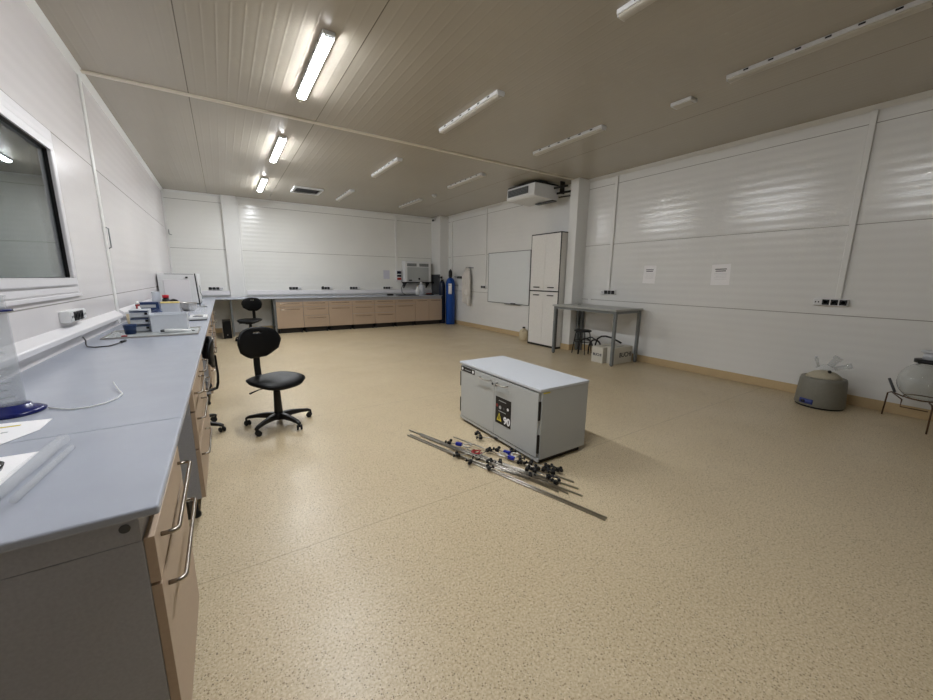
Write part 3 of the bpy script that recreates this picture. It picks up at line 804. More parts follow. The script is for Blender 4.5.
gas(5.87, 10.54, mat('dark_navy_steel', (14, 26, 52), .4), 'dark gas cylinder with regulator gauges standing behind the blue one', h=1.36, r=.10, reg=True)
t = thing('wall_regulator', 'dark metal gas fitting box on the right wall beside the blue cylinder', 'fitting', (XR, 10.0, 1.46))
obj('block', MB().box(-.07, -.13, -.035, -.0005, .05, .035), M_dkgrey, t, bevel=.004)
obj('fitting_pipe', MB().tube([(-.035, .0505, 0), (-.035, .14, .01), (-.06, .22, .02)], .009, 8), M_dkgrey, t)
t = thing('steel_splashback', 'dark steel splash panel fixed to the corner column at the worktop end', 'panel', (5.864, 10.98, 0))
obj('panel', MB().box(0, -.275, .905, .020, .29, 1.53), M_dkgrey, t, bevel=.003)
obj('folded_rim', MB().box(-.012, -.275, 1.531, .020, .29, 1.545), M_dkgrey, t)
# wall appliance on bracket shelf
t = thing('wall_appliance', 'white boxy wall appliance with two grilles mounted over the back worktop', 'appliance', (5.27, YB, 1.30))
obj('body', MB().box(-.45, -.27, 0, .45, -.0005, .64), M_white, t, bevel=.012)
fp = obj('front_panel', MB().box(-.38, -.285, .02, .36, -.271, .46), M_grey, t, bevel=.006)
for x0 in (-.38, .04):
    v_ = obj('vent', MB().box(x0, -.276, .485, x0+.32, -.271, .575), M_dkgrey, t)
    for k in range(4): obj('slat', MB().box(x0+.005, -.281, .495+k*.021, x0+.315, -.2765, .504+k*.021), M_grey, v_)
obj('display', MB().box(-.33, -.290, .03, -.23, -.2855, .075), M_black, t)
obj('knob', MB().cyl((.02, -.2855, .10), (.02, -.31, .10), .03, n=20), M_black, t)
t = thing('bracket_shelf', 'black steel bracket shelf carrying the white wall appliance', 'shelf', (5.27, YB, 1.26))
obj('shelf_plate', MB().box(-.46, -.29, .012, .55, -.0005, .036), M_edge, t)
for s in (-.40, .40): obj('bracket', MB().prism([(-.0005, -.16), (-.0005, .0115), (-.24, .0115)], s-.015, s+.015, 0), M_edge, t)
t = thing('switch_box', 'white electrical switch box with dark windows and a red section on the back wall', 'switch box', (4.70, YB, 1.34))
obj('casing', MB().box(-.10, -.085, 0, .085, -.0005, .33), M_white, t, bevel=.006)
obj('window', MB().box(-.075, -.090, .205, .065, -.0855, .295), M_lcd, t); obj('window', MB().box(-.075, -.090, .115, .065, -.0855, .18), M_lcd, t)
obj('main_switch', MB().box(-.075, -.092, .02, .065, -.0855, .09), M_redrubber, t, bevel=.003)
o = obj('wall_note', MB().box(-.10, -.002, -.13, .10, -.0005, .13), mat('pale_note', (205, 205, 215), .7), None, loc=(4.31, YB, 1.52)); tag(o, 'faint pale notice sheet on the back wall left of the switch box', 'notice')
def hang(pts, label, r=.008, m=M_black):
    o = obj('cable', MB().tube(pts, r, 8), m); tag(o, label, 'cable'); return o
hang([(4.78, 11.24, 1.33), (4.83, 11.2, 1.24), (4.74, 11.15, 1.1), (4.72, 11.05, .96), (4.80, 10.98, .911)], 'black cable looping from the switch box down to the back worktop')
hang([(5.45, 11.15, 1.25), (5.40, 11.1, 1.15), (5.32, 11.1, 1.05), (5.36, 11.05, .95), (5.45, 11.0, .9105)], 'thin grey cable hanging below the right end of the white wall appliance', .005, M_legsteel)
t = thing('benchtop_tray', 'black shallow tray lying on the back worktop below the appliance', 'tray', (4.72, 10.66, .9005))
obj('tray_base', MB().box(-.32, -.16, .0005, .32, .16, .01), M_black, t); obj('tray_rim', ring(MB(), 0, 0.02, -.16, .16, 0, .02, .01) if False else MB().box(-.32, -.16, .0105, .32, -.148, .025).box(-.32, .148, .0105, .32, .16, .025).box(-.32, -.148, .0105, -.308, .148, .025).box(.308, -.148, .0105, .32, .148, .025), M_black, t)
o = obj('black_adapter', MB().box(-.09, -.05, 0, .09, .05, .05), M_black, None, bevel=.01, loc=(4.18, 10.70, .9005)); tag(o, 'small black object lying on the back worktop left of the tray', 'adapter')
def bottle(loc, r, h, m, capm, label, name='bottle'):
    t = thing(name, label, 'bottle', loc)
    obj('body', MB().lathe([(.001, .0008), (r*.95, .0008), (r, .01), (r, h*.62), (r*.85, h*.72), (r*.35, h*.84), (r*.33, h*.88), (.001, h*.88)], 24), m, t)
    obj('cap', MB().lathe([(.001, h*.8805), (r*.38, h*.8805), (r*.38, h), (.001, h)], 18), capm, t)
    return t
bottle((5.04, 10.60, .9005), .055, .30, M_white, M_cream, 'white squeeze bottle with a beige mark on the back worktop')
bottle((5.26, 10.80, .9005), .10, .40, M_frost, M_white, 'large translucent plastic bottle on the back worktop under the appliance')
t = thing('red_clamp', 'low red and black gadget on the back worktop near the splash panel', 'tool', (5.55, 10.80, .9005))
obj('bar', MB().box(-.15, -.02, .0005, .15, .02, .03), M_edge, t, bevel=.004); obj('jaw', MB().box(-.12, -.03, .031, .06, .03, .05), M_redrubber, t, bevel=.004)
# camera on corner column
t = thing('security_camera', 'small white dome camera with black lens at the top of the corner column', 'camera', (5.885, 11.0, 3.26))
obj('mount', MB().box(-.03, -.04, -.02, -.0005, .04, .06), M_white, t, bevel=.004)
obj('ball', MB().lathe([(.001, -.055), (.03, -.045), (.052, -.01), (.052, .02), (.03, .045), (.001, .05)], 24, (-.083, -.02, -.02)), M_white, t)
obj('lens', MB().cyl((-.115, -.055, -.04), (-.135, -.08, -.05), .03, n=18), M_black, t)

# ------------------------------------------------------------------ steel table, stools, boxes
t = thing('steel_table', 'high grey steel table with thin top against the right wall', 'table', (5.35, 3.79, 0))
TW, TL, TH = .76, 1.42, .955
obj('tabletop', MB().box(0, 0, TH-.03, TW, TL, TH), mat('table_top_grey', (170, 172, 168), .35, noise=.03), t, bevel=.004)
for x in (.03, TW-.07):
    for y in (.02, TL-.06):
        obj('leg', MB().box(x-.002, y-.002, .012, x+.046, y+.046, TH-.0305), M_legsteel, t, bevel=.004)
        obj('foot_pad', MB().cyl((x+.021, y+.021, .0005), (x+.021, y+.021, .0115), .02, n=14), M_rubber, t)
obj('apron', MB().box(.080, .025, TH-.075, TW-.080, .05, TH-.0305).box(.080, TL-.05, TH-.075, TW-.080, TL-.025, TH-.0305).box(.035, .072, TH-.075, .06, TL-.068, TH-.0305).box(TW-.06, .072, TH-.075, TW-.035, TL-.068, TH-.0305), M_legsteel, t)
obj('cable_grommet', MB().cyl((.42, 1.12, TH+.0005), (.42, 1.12, TH+.006), .035, n=20), M_dkgrey, t)
o = obj('small_bracket', MB().box(-.03, -.004, 0, .03, .0, .10), M_trim, None, loc=(6.185, 5.02, .96), rotz=PI/2); tag(o, 'small white plate on the wall just above the rear of the steel table', 'plate')
o = obj('wooden_post', MB().box(-.03, -.03, .0005, .03, .03, .90), M_legsteel, None, loc=(6.135, 5.265-.13, 0), bevel=.003); tag(o, 'dark grey square post leaning space behind the steel table by the column', 'post')
o.name = 'square_post'; o['label'] = 'dark grey square post standing behind the steel table next to the column'
def stool(loc, rotz, label):
    t = thing('stool_frame', label, 'stool', loc, rotz, 'black stools under the steel table')
    obj('seat', MB().lathe([(.001, .44), (.15, .438), (.165, .447), (.165, .462), (.15, .47), (.001, .472)], 32), M_black, t)
    for k in range(4):
        a = PI/4+k*PI/2; c, s = math.cos(a), math.sin(a)
        obj('leg', MB().tube([(.11*c, .11*s, .437), (.14*c, .14*s, .40), (.19*c, .19*s, .0095)], .010, 10), M_black, t)
    obj('foot_ring', MB().tube([(.157*math.cos(2*PI*k/24), .157*math.sin(2*PI*k/24), .25) for k in range(24)], .008, 8, closed=True), M_black, t)
stool((5.84, 4.84, 0), .2, 'round black stool under the steel table near the boxed column')
t = thing('tube_chair_frame', 'black bent-tube frame with arched hoops leaning under the steel table', 'frame', (5.82, 4.50, 0))
obj('hoop', MB().tube([(-.16, .10+.17*math.cos(PI*k/12), .017+.33*math.sin(PI*k/12)**.6) for k in range(13)], .016, 10), M_black, t)
obj('hoop', MB().tube([(.02, .03+.15*math.cos(PI*k/12), .017+.30*math.sin(PI*k/12)**.6) for k in range(13)], .016, 10), M_black, t)
obj('crossbar', MB().tube([(-.16, .10, .352), (-.06, .06, .37), (.02, .03, .322)], .012, 8), M_black, t)
obj('long_arch', MB().tube([(.12, .12, .017), (.12, .10, .22), (.12, .06, .33), (.12, -.02, .385), (.12, -.12, .40), (.13, -.24, .385), (.15, -.34, .345), (.17, -.42, .31)], .016, 10), M_black, t)
def carton(loc, sx, sy, sz, label):
    t = thing('cardboard_box', label, 'box', loc, 0, 'white cartons under the steel table')
    obj('carton', MB().box(0, 0, .0005, sx, sy, sz), M_box, t, bevel=.003)
    obj('flap', MB().box(.003, .003, sz+.0005, sx/2-.002, sy-.003, sz+.004).box(sx/2+.002, .003, sz+.0005, sx-.003, sy-.003, sz+.004), M_box, t)
    obj('tape', MB().box(sx*.3, sy*.42, sz+.0045, sx*.7, sy*.58, sz+.0052), mat('brown_tape', (90, 84, 74), .4), t)
    return t
b1 = carton((5.44, 4.045, 0), .50, .235, .275, 'white carton with small black lettering under the steel table, the left one')
text('BUCHI', .062, M_ink, b1, at(FACE_NX, -.0012, .118, .14), bold=.002)
b2 = carton((5.53, 3.875, 0), .50, .155, .285, 'white carton with large black lettering facing the camera, right under the table edge')
text('BUCHI', .115, M_edge, b2, at(FACE_NY, .30, -.0012, .15), bold=.0022)

# papers on the right wall
def notice(y, z, w, h, label, rot):
    t = thing('wall_notice', label, 'notice', (XR, y, z), 0)
    t.rotation_euler.x = rot
    s = obj('sheet', MB().box(-.0022, -w/2, -h/2, -.0006, w/2, h/2), M_paper, t)
    for zz, ww in ((.27, .62), (.18, .55)):
        obj('printed_line', MB().box(-.003, -w*ww/2, h*zz-.008, -.0023, w*ww/2, h*zz+.006), M_ink, s)
    for k in range(5):
        obj('printed_line', MB().box(-.003, -w*.34, h*(.06-.07*k)-.0012, -.0023, w*(.34-.05*(k % 3)), h*(.06-.07*k)+.0012), M_grey, s)
notice(3.80, 1.535, .22, .30, 'white notice sheet on the right wall, the left of the pair', .02)
notice(2.69, 1.53, .25, .30, 'white notice sheet on the right wall, the right and slightly larger of the pair', -.03)

# ------------------------------------------------------------------ heating mantle and reaction flask
t = thing('heating_mantle', 'round grey heating mantle with blue control panel on the floor by the right wall', 'heating mantle', (5.82, 1.28, 0))
obj('casing', MB().lathe([(.001, .02), (.220, .02), (.226, .03), (.208, .31), (.200, .345), (.172, .35), (.165, .335), (.12, .22), (.001, .19)], 48), M_mantle, t)
obj('base_ring', MB().lathe([(.001, .0008), (.212, .0008), (.218, .0195), (.001, .0195)], 40), M_rubber, t)
cp = MB()
cp.grid(lambda u, v: (.2255*math.cos(PI-.62+u*.6), .2255*math.sin(PI-.62+u*.6), .045+.055*v), 10, 1)
obj('control_panel', cp, mat('panel_blue', (52, 66, 132), .4), t, solid=.012, label='blue control panel')
obj('display', MB().grid(lambda u, v: (.234*math.cos(PI-.5+u*.17), .234*math.sin(PI-.5+u*.17), .055+.03*v), 4, 1), M_lcd, t, solid=.003)
def fl_prof(R, cz, a0=-PI/2, a1=PI/2-.25, n=16):
    return [(max(.001, R*math.cos(a0+(a1-a0)*i/n)), cz+R*math.sin(a0+(a1-a0)*i/n)) for i in range(n+1)]
obj('heating_cloth', MB().lathe([(.168, .34), (.140, .375), (.10, .405), (.05, .42), (.001, .424)], 32), M_cloth, t)
fk = thing('round_flask', 'clear glass multi-neck flask sitting on the heating mantle', 'flask', (5.82, 1.28, .43))
def neck(base, d, L, r, name='neck'):
    b = Vector(base); d = Vector(d).normalized(); return MB().tube([b, b+d*L*.7, b+d*L*.75, b+d*L], [r, r, r*1.3, r*1.35], 18, cap=False)
obj('flask_bowl', MB().lathe([(.001, 0), (.05, .004), (.09, .02), (.075, .045), (.035, .06), (.03, .065)], 28), M_glass, fk)
obj('neck', neck((0, -.03, .052), (.15, -.55, 1), .13, .032), M_glass, fk, solid=.003)
obj('neck', neck((.02, -.07, .025), (.2, -1, .45), .15, .024), M_glass, fk, solid=.003)
obj('neck', neck((-.02, .06, .03), (-.1, .3, 1), .10, .012), M_glass, fk, solid=.003)
obj('stopper', MB().lathe([(.001, 0), (.012, 0), (.016, .02), (.014, .03), (.001, .032)], 14, (-.03, .092, .125)), M_frost, fk)
obj('hose_port', MB().cyl((-.06, -.05, .0), (-.085, -.06, .0), .016, n=16), M_black, fk)

t = thing('flask_rack', 'bent brown wire rack on the floor at the right edge holding the glass vessel', 'rack', (5.82, .56, 0))
wr = .007
obj('ring', MB().tube([(.02+.125*math.cos(2*PI*k/32), -.03+.125*math.sin(2*PI*k/32), .293) for k in range(32)], wr, 8, closed=True), M_rust, t)
for (ax, ay, fx, fy) in ((.02, .095, .20, .24), (-.09, -.09, -.25, -.13), (.11, -.11, .22, -.25)):
    obj('leg', MB().tube([(ax, ay, .28), (ax+(fx-ax)*.7, ay+(fy-ay)*.7, .285), (fx*.93+ax*.07, fy*.93+ay*.07, .26), (fx, fy, .0075)], wr, 8), M_rust, t)
obj('square_bar', MB().tube([(.12, .19, .285), (-.17, .08, .285), (-.17, .08, .21), (-.17, -.10, .21)], wr*.8, 8), M_rust, t)
obj('handle_rod', MB().tube([(.10, .17, .295), (.13, .235, .43)], .012, 10), M_dkgrey, t)
fv = thing('glass_vessel', 'large clear round-bottom glass vessel with black collar resting in the wire rack', 'flask', (5.84, .53, .262))
R_ = .20
obj('bowl', MB().lathe([(max(.001, R_*math.cos(a)), R_+.0+R_*math.sin(a)) for a in [(-PI/2+(PI/2-.35+PI/2)*i/24) for i in range(25)]], 40), M_real, fv, solid=.004) if False else None
prof_o = [(max(.001, R_*math.cos(-PI/2+(PI-.42)*i/24)), .20+R_*math.sin(-PI/2+(PI-.42)*i/24)) for i in range(25)]
prof_i = [(max(.0008, (R_-.004)*math.cos(-PI/2+(PI-.42)*i/24)), .20+(R_-.004)*math.sin(-PI/2+(PI-.42)*i/24)) for i in range(25)][::-1]
obj('bowl', MB().lathe(prof_o+prof_i, 44), M_real, fv)
obj('collar', MB().lathe([(.07, .395), (.115, .395), (.115, .43), (.07, .43)], 28), M_black, fv)
obj('neck', MB().lathe([(.065, .431), (.062, .50), (.060, .50), (.060, .431)], 28), M_frost, fv)
obj('top_flange', MB().lathe([(.055, .501), (.085, .501), (.085, .52), (.055, .52)], 28), M_frost, fv)

# ------------------------------------------------------------------ items on the left counter
ZT = .9006
# graduated cylinder
t = thing('graduated_cylinder', 'tall clear graduated cylinder on a dark blue foot at the left edge', 'measuring cylinder', (-.725, 2.10, ZT))
obj('foot', MB().lathe([(.001, 0), (.085, 0), (.088, .008), (.075, .016), (.055, .022), (.048, .034), (.044, .036), (.001, .036)], 6+30), M_navy, t)
obj('glass_tube', MB().lathe([(.001, .0365), (.038, .0365), (.038, .44), (.043, .45), (.0405, .45), (.035, .44), (.035, .042), (.001, .042)], 36), M_glass, t)
obj('guard_ring', MB().lathe([(.0385, .392), (.053, .392), (.053, .400), (.0385, .400)], 28), M_navy, t)
for k in range(11):
    z = .07+k*.028; L_ = .9 if k % 2 == 0 else .55
    obj('graduation', MB().grid(lambda u, v: (.0384*math.cos(-1.9+u*L_), .0384*math.sin(-1.9+u*L_), z+.0022*v), 6, 1), M_grey, t)
# papers and dish
o = obj('paper_card', MB().prism([(-.17, -.17), (-.04, -.17), (.02, -.06), (.02, .06), (-.17, .09)], 0, .0015, 2), M_paper, None, loc=(-.60, 1.88, ZT)); tag(o, 'white card with a yellow mark lying below the measuring cylinder foot', 'paper')
obj('yellow_mark', MB().box(-.13, .02, .0016, -.05, .032, .0021), M_yellow, o)
obj('grey_mark', MB().box(-.075, -.045, .0016, -.06, -.035, .0021), M_grey, o)
o = obj('paper_sheet', MB().box(-.15, -.115, 0, .09, .105, .0012), M_paper, None, loc=(-.61, 1.485, ZT), rotz=-.04); tag(o, 'white paper sheet on the near counter with a small glass dish on it', 'paper')
t = thing('glass_dish', 'small round glass dish on the white paper sheet at the left edge', 'dish', (-.592, 1.475, ZT+.0016))
obj('dish', MB().lathe([(.001, 0), (.036, 0), (.042, .016), (.0395, .016), (.034, .0025), (.001, .0025)], 32), M_real, t)
obj('residue', MB().lathe([(.001, .0028), (.026, .0028), (.028, .006), (.001, .009)], 24), M_grey, t)
# clear tube with dark stopper, two tubes
def gl_tube(p0, p1, r, label, stop):
    p0 = Vector(p0); p1 = Vector(p1); d = p1-p0
    t = thing('glass_tube', label, 'tube', p0)
    n = d.normalized(); a = MB().tube([Vector(), d*.97, d*.99, d], [r, r, r*.7, r*.3], 20)
    inner = MB().tube([n*.001, d*.965], [r*.86, r*.86], 20)
    a.add(inner.v, [f[::-1] for f in inner.f], True)
    obj('tube_wall', a, M_clear, t)
    if stop: obj('stopper', MB().cyl(-n*.028, -n*.001, r*1.05, n=20), M_black, t)
    return t
gl_tube((-.499, 1.245, ZT+.0195), (-.468, 1.625, ZT+.0195), .0185, 'clear thick tube with black stopper lying on the near counter', True)
gl_tube((-.458, 1.235, ZT+.0105), (-.435, 1.555, ZT+.0105), .010, 'thinner clear tube lying alongside the black-stoppered tube', False)
# cables
o = obj('white_cable', MB().tube([(-.632, 2.10, ZT+.005), (-.60, 2.07, ZT+.004), (-.55, 2.03, ZT+.004), (-.50, 2.03, ZT+.004), (-.46, 2.06, ZT+.004), (-.43, 2.12, ZT+.004), (-.425, 2.19, ZT+.004), (-.45, 2.26, ZT+.010), (-.47, 2.32, ZT+.018), (-.485, 2.37, ZT+.022)], .0032, 8), M_white)
tag(o, 'thin white cable curling across the near counter from the measuring cylinder', 'cable')
o = obj('black_cable', MB().tube([(-.918, 3.88, .968), (-.905, 3.87, .94), (-.90, 3.84, .915), (-.88, 3.78, ZT+.006), (-.83, 3.73, ZT+.005), (-.76, 3.75, ZT+.005), (-.73, 3.84, ZT+.005), (-.715, 3.90, ZT+.008)], .0045, 8), M_black)
tag(o, 'short black cable hanging from the trunking onto the left counter', 'cable')
obj('plug', MB().cyl((-.715, 3.902, ZT+.0095), (-.70, 3.97, ZT+.0095), .009, n=12), M_black, o)

# tray with drying goods
t = thing('metal_tray', 'flat grey metal tray on the left counter under the plastic drawers', 'tray', (-.56, 4.42, ZT))
obj('sheet', MB().box(-.32, -.24, .001, .32, .26, .006), M_grey, t)
obj('rim', MB().box(-.33, -.25, 0, .33, -.2405, .014).box(-.33, .2605, 0, .33, .27, .014).box(-.33, -.24, 0, -.3205, .26, .014).box(.3205, -.24, 0, .33, .26, .014), M_chrome, t, bevel=.002)
zt = ZT+.0065
# drawer box: three-tier translucent organiser with blue handles
t = thing('drawer_organiser', 'small stacked drawer organiser with dark blue edges on the metal tray', 'organiser', (-.68, 4.58, zt))
obj('shell', MB().box(-.065, -.05, .0005, .075, .10, .006).box(-.065, .095, .0065, .075, .10, .20).box(-.065, -.05, .0065, -.060, .0945, .20).box(.070, -.05, .0065, .075, .0945, .20).box(-.065, -.05, .2005, .075, .10, .206), M_frost, t)
for k in range(3):
    d = obj('drawer', MB().box(-.058, -.060, .010+k*.065, .068, .090, .062+k*.065), M_frost, t, bevel=.003)
    obj('blue_edge', MB().box(-.059, -.066, .054+k*.065, .069, -.0605, .064+k*.065), M_darkblue, d)
    obj('pull', MB().box(.045, -.072, .030+k*.065, .066, -.0605, .05+k*.065), M_edge, d)
t = thing('storage_bin', 'translucent white rectangular plastic bin at the front of the metal tray', 'bin', (-.455, 4.55, zt))
obj('bin_wall', MB().box(-.135, -.10, .0005, .135, .10, .004).box(-.135, -.10, .0045, .135, -.096, .155).box(-.135, .096, .0045, .135, .10, .155).box(-.135, -.0955, .0045, -.131, .0955, .155).box(.131, -.0955, .0045, .135, .0955, .155), M_frost, t)
obj('bin_rim', MB().box(-.142, -.107, .1555, .142, -.096, .166).box(-.142, .096, .1555, .142, .107, .166).box(-.142, -.0955, .1555, -.131, .0955, .166).box(.131, -.0955, .1555, .142, .0955, .166), M_frost, t, bevel=.002)
t = thing('blue_pot', 'dark blue plastic pot on the left part of the metal tray', 'pot', (-.735, 4.42, zt))
obj('pot', MB().lathe([(.001, 0), (.038, 0), (.046, .075), (.050, .085), (.045, .085), (.040, .006), (.001, .005)], 28), M_darkblue, t)
t = thing('cream_container', 'cream plastic container behind the blue pot against the trunking', 'container', (-.80, 5.12, ZT))
obj('tub', MB().lathe([(.001, 0), (.062, 0), (.066, .13), (.001, .135)], 28), M_cream, t)
obj('lid', MB().lathe([(.001, .1355), (.070, .1355), (.070, .152), (.001, .154)], 28), M_white, t)
for x, y, l in ((-.84, 4.30, 'clear small glass vial lying at the left end of the metal tray'), (-.80, 4.24, 'clear small glass vial beside the reddish bit on the metal tray'), (-.86, 4.42, 'clear small glass vial rearmost at the left end of the metal tray')):
    o = obj('glass_vial', MB().cyl((0, 0, 0), (.05, .03, 0), .014, n=16), M_glass, None, loc=(x, y, zt+.0145)); tag(o, l, 'vial')
o = obj('red_clip', MB().box(-.02, -.008, 0, .02, .008, .012), M_redrubber, None, bevel=.003, loc=(-.75, 4.24, zt+.0003)); tag(o, 'small reddish clip on the metal tray before the blue pot', 'clip')
t = thing('pipette', 'white handheld pipette lying on the front edge of the metal tray', 'pipette', (-.485, 4.34, zt+.022))
obj('barrel', MB().tube([(0, 0, 0), (.06, -.002, 0), (.13, -.006, -.004), (.20, -.012, -.008)], [.018, .014, .011, .006], 14), M_white, t)
obj('tip', MB().cyl((.201, -.012, -.008), (.225, -.013, -.009), .004, n=10), M_black, t)
obj('plunger', MB().cyl((-.03, .001, 0), (-.001, 0, 0), .011, n=14), M_dkgrey, t)
t = thing('pipette', 'second white handheld pipette lying just behind the first one', 'pipette', (-.485, 4.39, zt+.020))
obj('barrel', MB().tube([(0, 0, 0), (.06, .002, 0), (.12, .004, -.003), (.19, .006, -.007)], [.015, .012, .010, .005], 14), M_white, t)
obj('plunger', MB().cyl((-.028, 0, 0), (-.001, 0, 0), .010, n=14), M_dkgrey, t)
# spray bottle
t = thing('spray_bottle', 'white spray bottle with dark red trigger against the left wall', 'spray bottle', (-.84, 5.62, ZT))
obj('bottle', MB().lathe([(.001, 0), (.045, 0), (.048, .01), (.048, .12), (.020, .165), (.018, .18), (.001, .18)], 24), M_white, t)
obj('spray_head', MB().tube([(0, .03, .205), (0, 0, .215), (0, -.05, .212)], [.018, .020, .011], 12), M_white, t)
obj('collar', MB().cyl((0, 0, .1805), (0, 0, .197), .020, n=18), M_redrubber, t)
obj('trigger', MB().tube([(0, -.025, .200), (0, -.045, .18), (0, -.048, .15)], .008, 8), M_redrubber, t)
# dark crate, gloves, yellow box etc
t = thing('blue_crate', 'dark blue plastic crate with a grey label standing behind the drawer organiser', 'crate', (-.80, 6.05, ZT))
obj('crate_wall', MB().box(-.11, -.08, .0005, .11, .08, .20), M_darkblue, t, bevel=.008)
obj('label_panel', MB().box(-.08, -.083, .135, .08, -.0805, .17), M_grey, t)
def crumple(r, seed, h):
    rd = random.Random(seed); ph = [rd.uniform(0, 6.28) for _ in range(6)]
    prof = []
    mb = MB(); N = 24; K = 8; vs = []; fs = []
    for j in range(K+1):
        v = j/K
        for k in range(N):
            a = 2*PI*k/N; rr = r*math.sqrt(max(0, 1-v**2.2))*(1+.22*math.sin(3*a+ph[0]+4*v)+.14*math.sin(5*a+ph[1])+.08*math.sin(9*a+ph[2]))
            vs.append((rr*math.cos(a)*1.2+.001*math.cos(a), rr*math.sin(a)+.001*math.sin(a), max(.0005, h*v*(1+.25*math.sin(4*a+ph[3])*(1-v)))))
    for j in range(K):
        for k in range(N): l = (k+1) % N; fs.append((j*N+k, j*N+l, (j+1)*N+l, (j+1)*N+k))
    fs.append(tuple(range(N))[::-1]); fs.append(tuple(K*N+k for k in range(N)))
    return mb.add(vs, fs, True)
o = obj('blue_glove', crumple(.055, 3, .15), M_darkblue, None, loc=(-.66, 5.55, ZT)); tag(o, 'crumpled dark blue glove between the blue crate and white bin', 'glove')
t = thing('yellow_lid_box', 'clear plastic box with pale yellow contents and yellow rim behind the white bin', 'box', (-.64, 6.42, ZT))
obj('box_wall', MB().box(-.115, -.08, .0005, .115, .08, .005).box(-.115, -.08, .0055, .115, -.077, .16).box(-.115, .077, .0055, .115, .08, .16).box(-.115, -.0765, .0055, -.112, .0765, .16).box(.112, -.0765, .0055, .115, .0765, .16), M_frost, t)
obj('lid', MB().box(-.12, -.085, .1605, .12, .085, .175), mat('pale_yellow_lid', (226, 204, 130), .5), t, bevel=.004)
obj('contents', MB().box(-.105, -.07, .006, .105, .07, .075), mat('pale_yellow_paper', (236, 226, 180), .8), t, bevel=.01)
t = thing('steel_bowl', 'brushed steel bowl on the left counter in front of the oven', 'bowl', (-.465, 7.05, ZT))
obj('bowl', MB().lathe([(.001, 0), (.07, 0), (.10, .05), (.108, .12), (.112, .125), (.104, .122), (.095, .05), (.066, .005), (.001, .004)], 36), M_chrome, t)
o = obj('black_gloves', crumple(.085, 8, .15), M_black, None, loc=(-.70, 7.75, ZT)); tag(o, 'heap of black gloves beside the red-capped jar', 'gloves')
t = thing('red_cap_jar', 'dark jar with a bright red cap among the black gloves before the oven', 'jar', (-.83, 8.08, ZT))
obj('jar', MB().lathe([(.001, 0), (.05, 0), (.052, .12), (.035, .15), (.001, .15)], 24), M_black, t)
obj('cap', MB().lathe([(.001, .1505), (.045, .1505), (.045, .20), (.001, .202)], 24), M_red, t)
o = obj('grey_beaker', MB().lathe([(.001, 0), (.055, 0), (.055, .27), (.058, .275), (.052, .275), (.050, .006), (.001, .005)], 28), M_frost, None, loc=(-.89, 7.55, ZT)); tag(o, 'tall greyish translucent beaker against the left wall behind the crate', 'beaker')
# balance with glass draught shield
t = thing('lab_balance', 'laboratory balance with clear draught shield on the front edge of the left counter', 'balance', (-.285, 5.62, ZT))
obj('base', MB().box(-.09, -.16, .012, .09, .16, .045), M_white, t, bevel=.008)
obj('underside', MB().box(-.085, -.155, 0, .085, .155, .0115), M_edge, t)
obj('pan', MB().lathe([(.001, .0455), (.045, .0455), (.046, .052), (.001, .053)], 28, (0, .03, 0)), M_chrome, t)
obj('shield', MB().box(-.08, -.05, .0455, -.077, .15, .17).box(.077, -.05, .0455, .08, .15, .17).box(-.0765, .147, .0455, .0765, .15, .17).box(-.0765, -.05, .0455, .0765, -.047, .17), M_clear, t)
obj('display', MB().box(-.05, -.15, .0455, .05, -.09, .050), M_lcd, t)
# added bar on a plate, standing in for the oven door's dark edge
t = thing('door_edge_bar', 'black upright bar before the oven on the left counter, standing in for its door edge', 'stand', (-.33, 7.90, ZT))
obj('base_plate', MB().box(-.07, -.09, 0, .07, .09, .012), M_legsteel, t, bevel=.003)
obj('upright', MB().cyl((-.03, 0, .0125), (-.055, .02, .56), .010, n=12), M_black, t)
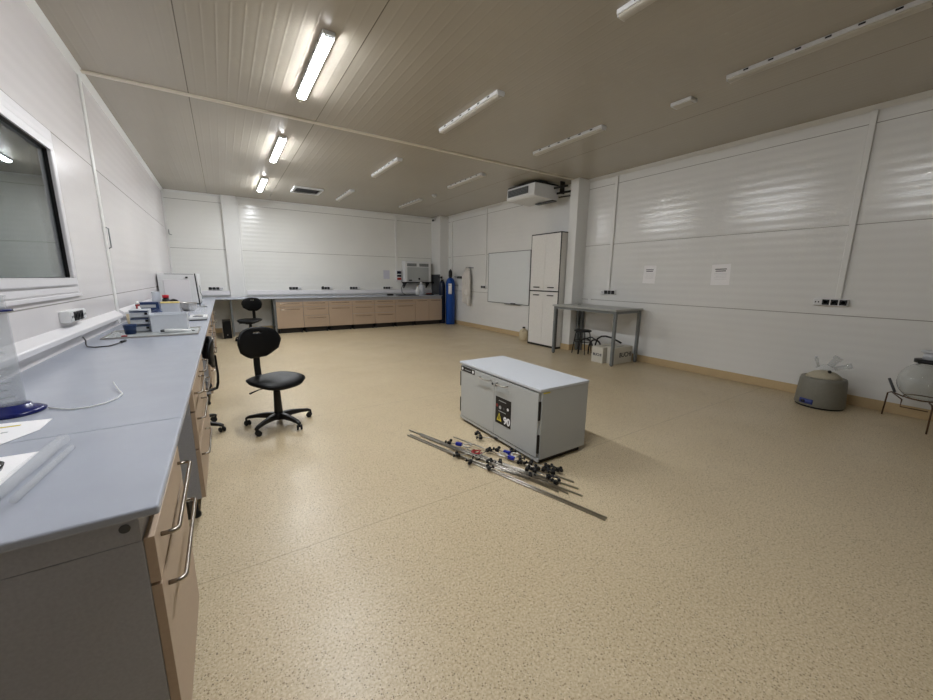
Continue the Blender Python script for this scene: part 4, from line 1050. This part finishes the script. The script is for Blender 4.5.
# drying oven
t = thing('drying_oven', 'white boxy drying oven in the back left corner of the counter', 'oven', (-.64, 8.75, ZT))
obj('casing', MB().box(-.32, -.18, .018, .26, .80, .56), M_white, t, bevel=.008)
d = obj('door', MB().box(-.245, -.20, .04, .135, -.181, .45), M_pvc, t, bevel=.006)
obj('latch', MB().box(.08, -.222, .475, .115, -.181, .505), M_black, t, bevel=.003)
obj('top_band', MB().box(-.22, -.184, .545, .20, -.1805, .553), M_dkgrey, t)
obj('control_strip', MB().box(.185, -.19, .03, .245, -.1805, .54), M_white, t, bevel=.003)
for x in (-.27, .21):
    for y in (-.14, .5): obj('foot', MB().cyl((x, y, .0005), (x, y, .0175), .018, n=14), M_rubber, t)
obj('power_cable', MB().tube([(.2605, .1, .34), (.27, .08, .30), (.265, .05, .22), (.29, .02, .15), (.285, -.02, .08), (.27, -.05, .008)], .006, 8), M_legsteel, t)
# small wall fittings on left
t = thing('wall_bracket', 'small grey bracket fixed to the left wall right of the window', 'bracket', (XL+.012, 5.44, 1.70))
obj('grip', MB().tube([(.0005, 0, 0), (.02, 0, .01), (.02, 0, .20), (.0005, 0, .21)], .006, 8), M_legsteel, t)
o = obj('corner_hook', MB().tube([(0, 0, .12), (0, -.02, .10), (0, -.03, .02), (.05, -.04, 0)], .008, 8), M_legsteel, None, loc=(XL+.05, YB-.016, 2.34)); tag(o, 'small dark hook high in the back left corner', 'hook')

# ------------------------------------------------------------------ camera, world
f, yaw, pitch, roll, Hc = 372.6949, .5744073, -.1898388, .0117995, 1.432977
cy, sy, cp_, sp_ = math.cos(yaw), math.sin(yaw), math.cos(pitch), math.sin(pitch)
fw = Vector((sy*cp_, cy*cp_, sp_)); r0 = Vector((cy, -sy, 0)); u0 = r0.cross(fw)
c_, s_r = math.cos(roll), math.sin(roll)
r2 = c_*r0+s_r*u0; u2 = -s_r*r0+c_*u0
cam = bpy.data.cameras.new('camera'); co = bpy.data.objects.new('camera', cam); C.objects.link(co)
cam.sensor_width = 36; cam.lens = f*36/933; cam.clip_start = .02; cam.clip_end = 60
mw = Matrix(((r2.x, u2.x, -fw.x, 0), (r2.y, u2.y, -fw.y, 0), (r2.z, u2.z, -fw.z, Hc), (0, 0, 0, 1)))
co.matrix_world = mw
sc.camera = co
w = bpy.data.worlds.new('night'); sc.world = w; w.use_nodes = True
w.node_tree.nodes['Background'].inputs[0].default_value = (.010, .012, .014, 1)
w.node_tree.nodes['Background'].inputs[1].default_value = 1.0
